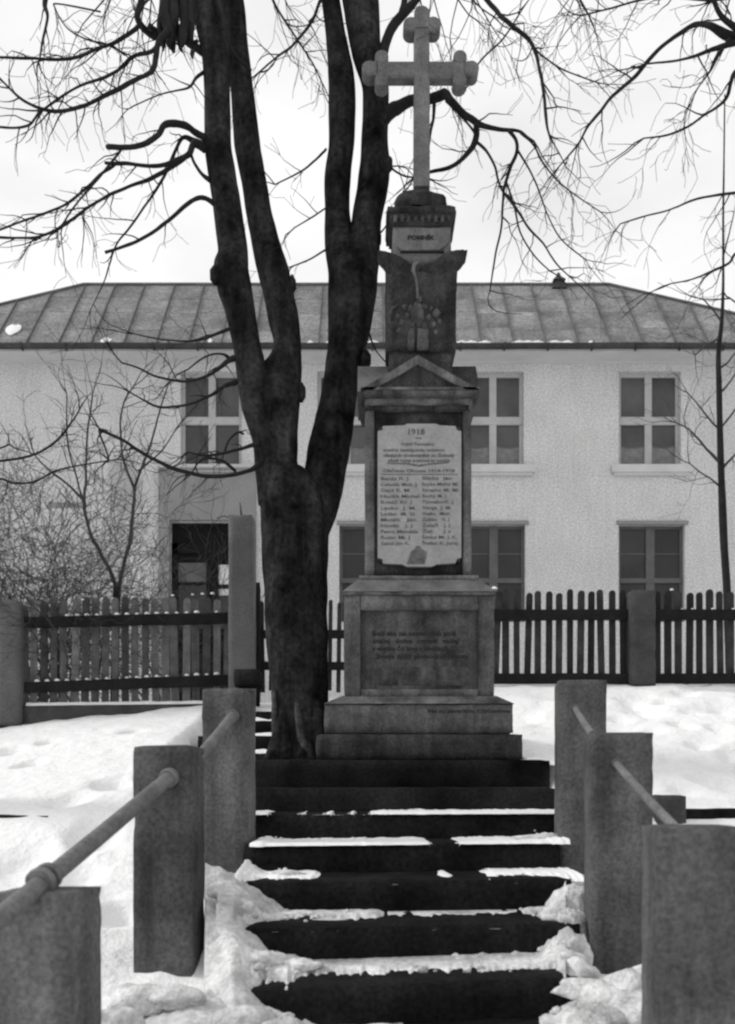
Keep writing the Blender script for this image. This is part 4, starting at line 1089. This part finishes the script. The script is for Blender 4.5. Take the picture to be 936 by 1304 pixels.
# root flares, knots and pruned stubs
for (a, b) in (((372, 880), (346, 972)), ((385, 900), (384, 974)), ((360, 870), (366, 975)), ((400, 880), (414, 972))):
    p0, p1 = P(a[0], a[1], 6.1), P(b[0], b[1], 5.97)
    trunk.tube([p0, p0.lerp(p1, .4) , p0.lerp(p1, .8), p1], [.03, .05, .055, .06], 12, bark=.25)
for (x, y, r, D) in ((274, 350, .04, 6.1), (372, 362, .03, 6.35), (492, 210, .05, 6.5), (480, 305, .035, 6.5), (466, 458, .04, 6.42), (345, 494, .04, 6.15), (384, 500, .03, 6.25)):
    q = P(x, y, D); trunk.tube([q + Vector((0, 0, -.07)), q + Vector((0, 0, -.03)), q + Vector((0, 0, .03)), q + Vector((0, 0, .07))], [r * .3, r, r, r * .3], 12, bark=.3)
trunk.build('trunk', M['bark'], tree)
M['bark_l'] = mat('pale_bark', 0.05, 0.7, 9, 40, 0.4, 1.0, 1.0, 0.05, streak=0.5, dist=0.01)  # paler bark tone for the two root strips
for pts_ in ([(378, 895, 6), (381, 915, 10), (385, 940, 13), (391, 960, 15), (396, 972, 16)], [(349, 880, 5), (350, 915, 8), (352, 945, 9), (355, 972, 11)]):
    rt = MB(); rt.tube([P(x, y, 6.0 if x > 370 else 6.05) for x, y, w in smooth_path(pts_, 5)], [w * 6 / F / 1.7 for x, y, w in smooth_path(pts_, 5)], 12, bark=.45); rt.build('root', M['bark_l'], tree)
LB = [
 ([(264, 178, 10), (248, 168, 8), (234, 160, 8), (213, 157, 8), (203, 170, 7), (190, 181, 6.5), (170, 188, 6), (150, 188, 6), (137, 187, 6)], 6.25, 5.6, .15, True),
 ([(262, 192, 9), (248, 183, 9), (240, 196, 7), (225, 205, 6), (200, 211, 5), (165, 209, 5), (134, 207, 4)], 6.25, 5.8, .3, True),
 ([(262, 186, 8), (245, 178, 7), (232, 176, 5), (222, 195, 4), (208, 225, 3.6), (190, 255, 3), (165, 290, 2.6), (150, 308, 2.4), (140, 335, 2), (132, 360, 1.6), (115, 395, 1.2)], 6.25, 6.4, .5, False),
 ([(240, 196, 6), (218, 214, 5), (190, 228, 4.5), (150, 243, 4), (115, 262, 3.6), (90, 280, 3.6), (60, 298, 3.4), (30, 303, 3), (-10, 301, 3), (-60, 290, 2.5)], 6.2, 5.4, .7, False),
 ([(150, 207, 4), (128, 222, 3.5), (100, 248, 3.2), (78, 263, 3), (50, 274, 3), (20, 285, 2.6), (-12, 296, 2.4)], 5.9, 5.5, .6, False),
 ([(155, 190, 3), (140, 210, 3), (118, 235, 2.6), (98, 258, 2.4), (80, 285, 2)], 5.7, 5.6, .4, False),
 ([(275, 262, 8), (262, 254, 6), (250, 253, 5.5), (235, 263, 5), (212, 283, 4.5), (185, 302, 4), (160, 313, 4), (134, 322, 4)], 6.2, 6.0, .25, True),
 ([(268, 230, 7), (258, 222, 5), (248, 207, 4), (243, 195, 4)], 6.2, 6.15, .2, True),
 ([(282, 92, 12), (268, 78, 10), (250, 62, 10), (225, 42, 14), (214, 35, 12), (200, 45, 9), (188, 40, 8), (176, 25, 8), (178, 5, 8), (185, -30, 8)], 6.4, 6.0, .6, False),
 ([(215, 38, 9), (203, 52, 8), (198, 72, 8), (196, 86, 7), (184, 97, 6), (160, 108, 6), (138, 119, 5.5), (118, 130, 5), (95, 138, 5), (70, 142, 4.5), (50, 138, 4), (30, 128, 3.5), (12, 112, 3), (-10, 90, 3)], 6.0, 5.4, .9, False),
 ([(200, 60, 6), (190, 66, 5), (170, 72, 4.5), (150, 90, 4), (125, 102, 3.5), (100, 110, 3), (75, 125, 3), (55, 140, 2.5)], 6.0, 5.6, .8, False),
 ([(175, 34, 6), (160, 46, 5), (145, 55, 4.5), (125, 62, 4), (100, 72, 4), (70, 76, 3.6), (40, 74, 3.4), (10, 73, 3), (-20, 72, 3)], 6.0, 5.5, .9, False),
 ([(50, 140, 3.4), (45, 150, 3), (36, 160, 3), (15, 163, 2.8), (-15, 160, 2.5)], 5.5, 5.4, .5, False),
 ([(62, -20, 7), (58, 5, 6), (60, 22, 4), (54, 50, 3.4), (51, 73, 2.4)], 5.6, 5.5, .5, False),
 ([(262, 90, 5), (250, 100, 4), (238, 112, 2.6), (205, 120, 1.8), (170, 135, 1.5)], 6.3, 6.0, .6, False),
 ([(128, 15, 2), (75, 5, 2), (70, 10, 2), (85, 35, 2), (110, 50, 2), (140, 57, 2.2)], 5.7, 5.9, .6, False),
 ([(297, 456, 9), (288, 462, 6), (276, 471, 5), (262, 480, 4), (235, 485, 3.4), (200, 480, 2.8), (175, 468, 2.4), (155, 462, 2)], 6.1, 5.7, .4, False),
 ([(292, 458, 6), (285, 452, 3.5), (272, 451, 2.6), (258, 456, 2.4), (240, 470, 2)], 6.1, 5.9, .4, False),
 ([(300, 486, 8), (288, 490, 5), (272, 502, 4), (250, 512, 3.2), (222, 518, 3.2), (200, 518, 3), (175, 505, 2)], 6.1, 5.7, .5, False),
 ([(330, 592, 8), (318, 599, 6), (300, 604, 5.5), (270, 607, 5), (240, 602, 5), (210, 592, 4.6), (180, 575, 4.2), (155, 560, 3.8), (130, 549, 4), (127, 552, 3), (136, 575, 2.5), (138, 588, 2)], 6.1, 5.3, .5, False),
 ([(328, 566, 7), (318, 568, 5), (302, 573, 4), (285, 577, 3.6), (262, 580, 3), (240, 576, 2)], 6.1, 5.7, .5, False),
 ([(300, 600, 4), (288, 590, 4), (280, 586, 3.6), (262, 583, 3.6), (252, 590, 2.6), (246, 600, 2)], 6.0, 5.8, .4, False),
 ([(285, 578, 3), (292, 560, 3), (303, 551, 3), (310, 553, 3)], 6.0, 6.1, .3, True),
 ([(293, 418, 5), (280, 423, 4), (262, 431, 3), (240, 434, 2.6), (205, 432, 2), (170, 425, 1.6)], 6.1, 5.8, .4, False),
]
for pts, d0, d1, tw, stub in LB: limb(tree, pts, d0, d1, tw=tw * 1.3, stub=stub, tl=.34, lev=2)
RB_ = [
 ([(488, 150, 18), (500, 140, 15), (520, 132, 13), (540, 127, 12), (560, 121, 12), (566, 118, 11), (575, 128, 10), (590, 143, 9), (604, 155, 8.5), (618, 161, 6), (640, 165, 5), (662, 168, 4), (680, 180, 2.5)], 6.6, 6.3, .3),
 ([(606, 157, 8), (606, 172, 7.5), (601, 188, 7), (588, 203, 6), (572, 213, 5.5), (555, 217, 4.5), (535, 222, 3)], 6.35, 6.55, .4),
 ([(648, 166, 5), (657, 178, 5), (658, 195, 4.5), (650, 215, 4.2), (643, 235, 4), (640, 260, 3), (638, 290, 2.6), (630, 330, 2.4), (624, 370, 1.8)], 6.3, 6.2, .6),
 ([(608, 182, 4), (620, 192, 3.6), (630, 212, 3.4), (638, 240, 3), (655, 262, 3), (672, 288, 3), (690, 308, 2.6), (708, 335, 2), (725, 352, 1.6)], 6.35, 6.0, .7),
 ([(568, 128, 4), (585, 145, 3), (598, 160, 3), (606, 172, 3)], 6.5, 6.4, .3),
 ([(553, 128, 5), (552, 150, 4), (548, 170, 3), (545, 200, 2)], 6.5, 6.5, .3),
 ([(658, 190, 3), (672, 212, 2.6), (685, 240, 2.2), (698, 275, 2), (715, 305, 1.8), (745, 330, 1.4)], 6.3, 6.0, .7),
 ([(662, 168, 3), (680, 185, 2.6), (690, 205, 2.2), (710, 230, 2), (735, 250, 1.6), (765, 270, 1.4)], 6.3, 5.9, .9),
 ([(645, 232, 3), (655, 262, 2.4), (662, 295, 2.2), (680, 325, 2), (700, 345, 1.6)], 6.2, 6.1, .6),
 ([(486, 80, 14), (490, 60, 12), (498, 38, 12), (508, 22, 12), (520, 8, 11), (535, -10, 10), (560, -50, 9)], 6.6, 6.5, .3),
 ([(508, 24, 8), (514, 5, 8), (516, -20, 8)], 6.55, 6.6, .2),
 ([(585, -40, 6), (612, -8, 6), (630, 12, 6), (648, 30, 5.5), (668, 46, 5), (680, 60, 4.6), (686, 82, 4.4), (691, 108, 4.2), (694, 130, 4.5), (695, 148, 4), (700, 172, 2.6), (712, 195, 1.6)], 6.4, 5.8, .8),
 ([(680, 62, 2.6), (700, 78, 2), (720, 90, 1.8), (760, 105, 1.4)], 5.9, 5.7, .8),
 ([(492, 205, 5), (500, 215, 3), (515, 224, 2.6), (532, 226, 2)], 6.5, 6.6, .6),
 ([(480, 300, 3), (490, 290, 2), (505, 262, 2), (515, 240, 1.6)], 6.5, 6.6, .3),
 ([(415, 190, 3), (400, 205, 2.6), (380, 220, 2), (350, 235, 1.6)], 6.6, 6.3, .8),
 ([(415, 265, 2.5), (395, 278, 2), (375, 290, 1.6)], 6.6, 6.4, .6), ([(415, 318, 2.5), (395, 330, 2), (370, 340, 1.6)], 6.6, 6.4, .6),
 ([(418, -30, 5), (398, 25, 4), (375, 55, 3), (350, 75, 2.4), (330, 92, 2)], 6.7, 6.3, 1.2),
 ([(340, -30, 4), (350, 5, 3), (372, 40, 2.6), (395, 75, 2.2), (410, 105, 1.8)], 6.6, 6.4, 1.0),
 ([(320, 90, 4), (300, 70, 3.4), (290, 50, 3), (285, 20, 2.6), (278, -10, 2.6)], 6.3, 6.2, .2),
 ([(590, 120, 2), (610, 80, 2), (640, 50, 2), (660, 20, 2)], 6.2, 5.9, .5),
 ([(470, 425, 3), (478, 445, 2), (490, 460, 1.6)], 6.4, 6.3, .3),
]
for pts, d0, d1, tw in RB_: limb(tree, pts, d0, d1, tw=tw * .85, tl=.4, lev=2, stub=pts[0][2] > 11 and len(pts) < 9)
for (x0, y0, x1, y1, w) in ((212, -10, 214, 58, 14), (225, -10, 221, 66, 13), (238, -10, 230, 60, 12), (205, 20, 208, 64, 8), (245, -5, 243, 52, 10), (216, 30, 218, 62, 9), (250, 52, 246, 74, 6), (200, 40, 190, 30, 8), (228, 40, 232, 66, 6)):
    limb(tree, [(x0, y0, w), (lerp(x0, x1, .4) + rng.uniform(-4, 4), lerp(y0, y1, .4), w * 1.05), (lerp(x0, x1, .75) + rng.uniform(-3, 3), lerp(y0, y1, .75), w * .9), (x1, y1, w * .35)], 6.15, 6.05, tw=.8, tl=.2, lev=1, stub=True)
for (x, y, dx, dy) in ((205, -20, -.5, -.6), (160, -20, -.3, -.7), (540, -20, .3, -.8), (580, -20, .3, -.8), (720, -40, .1, -.9), (760, -40, -.2, -.9), (350, -20, .1, -.9), (600, -30, .2, -.8)):
    for _ in range(3):
        mb = MB(); grow(mb, P(x + rng.uniform(-15, 15), y, 6.2 + rng.uniform(-.4, .4)), (dx + rng.gauss(0, .3), rng.gauss(0, .3), dy), .7, .006, 2, .4, 7, .3)
        mb.build('twig', M['twig'], tree)

# tree standing outside the right edge, branches reaching in
tr = thing('bare_tree', P(1075, 1000, 5.4), 'bare tree outside the right edge whose boughs reach into the sky', 'tree')
mb = MB(); mb.tube([P(1075, 1010, 5.4), P(1072, 700, 5.4), P(1060, 400, 5.4), P(1035, 120, 5.4), P(1010, -150, 5.4)], [.2, .16, .14, .11, .07], 16, bark=.1); mb.build('trunk', M['bark'], tr)
RT_ = [
 ([(1035, 130, 26), (990, 75, 18), (955, 50, 14), (930, 45, 12), (905, 33, 8), (885, 32, 6), (865, 42, 5.4), (845, 58, 5), (825, 78, 5), (808, 98, 4.6), (780, 122, 4.2), (765, 142, 4), (748, 162, 3.4), (735, 185, 2.8), (712, 212, 2)], 5.4, 5.9, .9),
 ([(945, 52, 9), (925, 58, 7), (905, 64, 5), (885, 72, 3.6), (860, 77, 3), (835, 80, 2.2)], 5.5, 5.6, 1.6),
 ([(950, 45, 9), (930, 30, 8), (915, 15, 6), (905, -10, 5)], 5.5, 5.4, 1.8),
 ([(1030, 60, 14), (970, 85, 8), (938, 90, 6), (930, 105, 5), (926, 122, 4.4), (915, 135, 4), (895, 148, 3.6), (875, 162, 3.2), (850, 172, 2.6), (820, 176, 2)], 5.4, 5.7, .9),
 ([(1060, 300, 10), (990, 240, 5), (936, 246, 3.4), (905, 250, 3), (880, 256, 2.6), (850, 268, 2.2), (822, 275, 2), (790, 285, 1.6)], 5.4, 5.8, .8),
 ([(1060, 330, 9), (985, 300, 5), (940, 320, 4), (928, 335, 3.4), (905, 346, 3), (880, 356, 2), (855, 361, 1.6)], 5.4, 5.7, .7),
 ([(930, 50, 6), (915, 70, 4), (905, 90, 3), (890, 110, 2), (880, 130, 1.6)], 5.5, 5.5, 1.5),
 ([(1030, 20, 10), (960, -5, 6), (900, 0, 4), (840, -5, 3), (780, 10, 2.2), (740, 20, 1.6)], 5.4, 5.9, 1.6),
 ([(1060, 480, 8), (1000, 440, 4), (955, 400, 3), (930, 380, 2)], 5.4, 5.7, .8),
]
for pts, d0, d1, tw in RT_: limb(tr, pts, d0, d1, tw=tw * .5, tl=.4, lev=3 if tw > 1 else 2)

# boughs from a tree outside the left edge
tl_ = thing('bare_tree', P(-150, 1000, 5.2), 'bare tree outside the left edge with low arching boughs', 'tree')
mb = MB(); mb.tube([P(-150, 1020, 5.2), P(-145, 750, 5.2), P(-150, 500, 5.2), P(-160, 200, 5.2)], [.16, .13, .11, .08], 14, bark=.1); mb.build('trunk', M['bark'], tl_)
for pts, tw in (([(-145, 640, 9), (-80, 596, 5), (-10, 588, 3.4), (25, 584, 3.2), (50, 576, 3), (75, 558, 2.8), (92, 537, 2.4), (101, 522, 2)], .35),
                ([(-145, 660, 8), (-80, 620, 5), (-10, 609, 3), (20, 615, 3), (45, 613, 2.8), (70, 600, 2.4), (105, 592, 2), (150, 585, 1.6)], .35),
                ([(-145, 560, 8), (-70, 570, 4), (-10, 572, 2.4), (12, 566, 2)], .5)):
    limb(tl_, pts, 5.2, 5.6, tw=tw, tl=.3, lev=2)

# small forked tree behind the left fence
sh = thing('young_forked_tree', P(147, 800, 9.9) + Vector((0, 0, -.9)), 'slim forked young tree rising behind the left picket fence', 'tree')
D = 9.9
mb = MB(); mb.tube([P(146, 905, D), P(147, 820, D), P(148, 765, D), P(149, 748, D)], [.05, .045, .042, .045], 10, bark=.1); mb.build('trunk', M['twig'], sh)
for pts, tw in (([(149, 752, 6), (140, 728, 5), (128, 704, 5), (116, 682, 4.6), (109, 655, 4.2), (107, 638, 4), (109, 610, 3), (110, 580, 2.8), (111, 555, 2.6), (114, 530, 2.2), (118, 502, 1.8)], .8),
                ([(107, 638, 4), (92, 622, 3), (75, 608, 3), (60, 596, 2.4), (45, 580, 2), (38, 562, 1.6)], .7),
                ([(106, 640, 3), (98, 610, 2.4), (88, 575, 2.2), (85, 545, 2), (85, 500, 1.6)], .7),
                ([(149, 752, 6), (156, 728, 5), (163, 700, 5), (168, 670, 4.6), (170, 640, 4.4), (172, 620, 4), (178, 602, 3.4), (190, 572, 2.8), (198, 545, 2.6), (206, 515, 2.2), (214, 490, 1.8)], .8),
                ([(172, 625, 4), (164, 605, 3.2), (157, 585, 3), (154, 560, 2.6), (154, 530, 2.4), (160, 508, 2.2), (170, 492, 1.8)], .8),
                ([(176, 600, 2.6), (188, 590, 2.4), (205, 575, 2), (222, 550, 1.6)], .8)):
    limb(sh, pts, D, D + rng.uniform(-.4, .4), tw=tw, tl=.55, lev=2, m='twig_l', minr=.0025, droop=-.25)

# bushes behind the left fence
def bush(x, y, D, h, n, label, spread=.45, lev=3):
    base = Vector(((x - X0) * D / F, D, 1.0))
    t = thing('bare_bush', base, label, 'bush', 'leafless bushes behind the left fence')
    for k in range(n):
        mb = MB(); a = rng.uniform(0, 6.28)
        d = Vector((math.cos(a) * spread, math.sin(a) * spread * .6, 1))
        grow(mb, base + Vector((math.cos(a) * .1, math.sin(a) * .1, -.05)), d, h * rng.uniform(.75, 1.1), .012, lev, -.1, 4.2, .34, .0026)
        mb.build('stem', M['twig_l'], t)
bush(8, 700, 9.8, 2.5, 9, 'twiggy leafless bush at the left picture edge behind the fence post')
bush(62, 700, 10.2, 2.7, 8, 'dense leafless bush between the fence post and the forked young tree')
bush(105, 700, 10.6, 2.2, 6, 'lower leafless bush just left of the forked young tree')
bush(35, 700, 10.9, 3.0, 10, 'tall thin leafless bush at the left, nearest the school wall', lev=3)
bush(85, 700, 9.5, 1.9, 4, 'low tangled leafless bush right behind the left pickets')
bush(200, 700, 10.3, 2.0, 6, 'sparse leafless bush between the forked young tree and the dark door')
bush(262, 700, 9.6, .95, 4, 'low leafless bush right behind the pickets in front of the dark door', .6, 2)

# sapling at the right
sp_ = thing('sapling', P(926, 850, 10.2), 'slender straight sapling behind the right fence before the pale wall', 'sapling')
D = 10.2
mb = MB()
pts = smooth_path([(930, 870, 11), (926, 755, 10), (922, 690, 9.5), (919, 620, 9), (917, 560, 8), (916, 500, 7), (915, 450, 6), (919, 410, 5), (921, 360, 3.4), (921, 280, 2.6), (922, 200, 2), (923, 120, 1.6)], 6)
P3 = [P(x, y, D) for x, y, w in pts]; mb.tube(P3, [w * D / F / 2 for x, y, w in pts], 10, bark=.12); mb.build('trunk', M['twig'], sp_)
for pts, tw in (([(915, 470, 3), (926, 462, 2.4), (936, 450, 2), (960, 430, 1.6)], .4), ([(918, 545, 3), (930, 530, 2.6), (945, 510, 2), (965, 490, 1.6)], .5),
                ([(917, 590, 4), (900, 572, 3), (888, 558, 2.6), (875, 545, 2), (860, 538, 1.6)], .8), ([(917, 548, 3), (904, 535, 2.4), (893, 520, 2), (880, 505, 1.6)], .8),
                ([(918, 600, 4), (930, 585, 3), (945, 570, 2.4), (970, 550, 2)], .5), ([(918, 620, 3), (905, 610, 2.2), (890, 600, 1.8), (878, 590, 1.4)], .8),
                ([(916, 430, 3), (900, 440, 2), (885, 452, 1.6)], .8), ([(919, 410, 3), (908, 395, 2), (895, 380, 1.6)], .5), ([(920, 330, 2), (928, 300, 1.8), (935, 270, 1.4)], .4), ([(916, 500, 3), (925, 492, 2.4), (940, 470, 2)], .4)):
    limb(sp_, pts, D, D + rng.uniform(-.3, .3), tw=tw * .8, tl=.5, lev=2, m='twig_l', minr=.0022, droop=-.2)
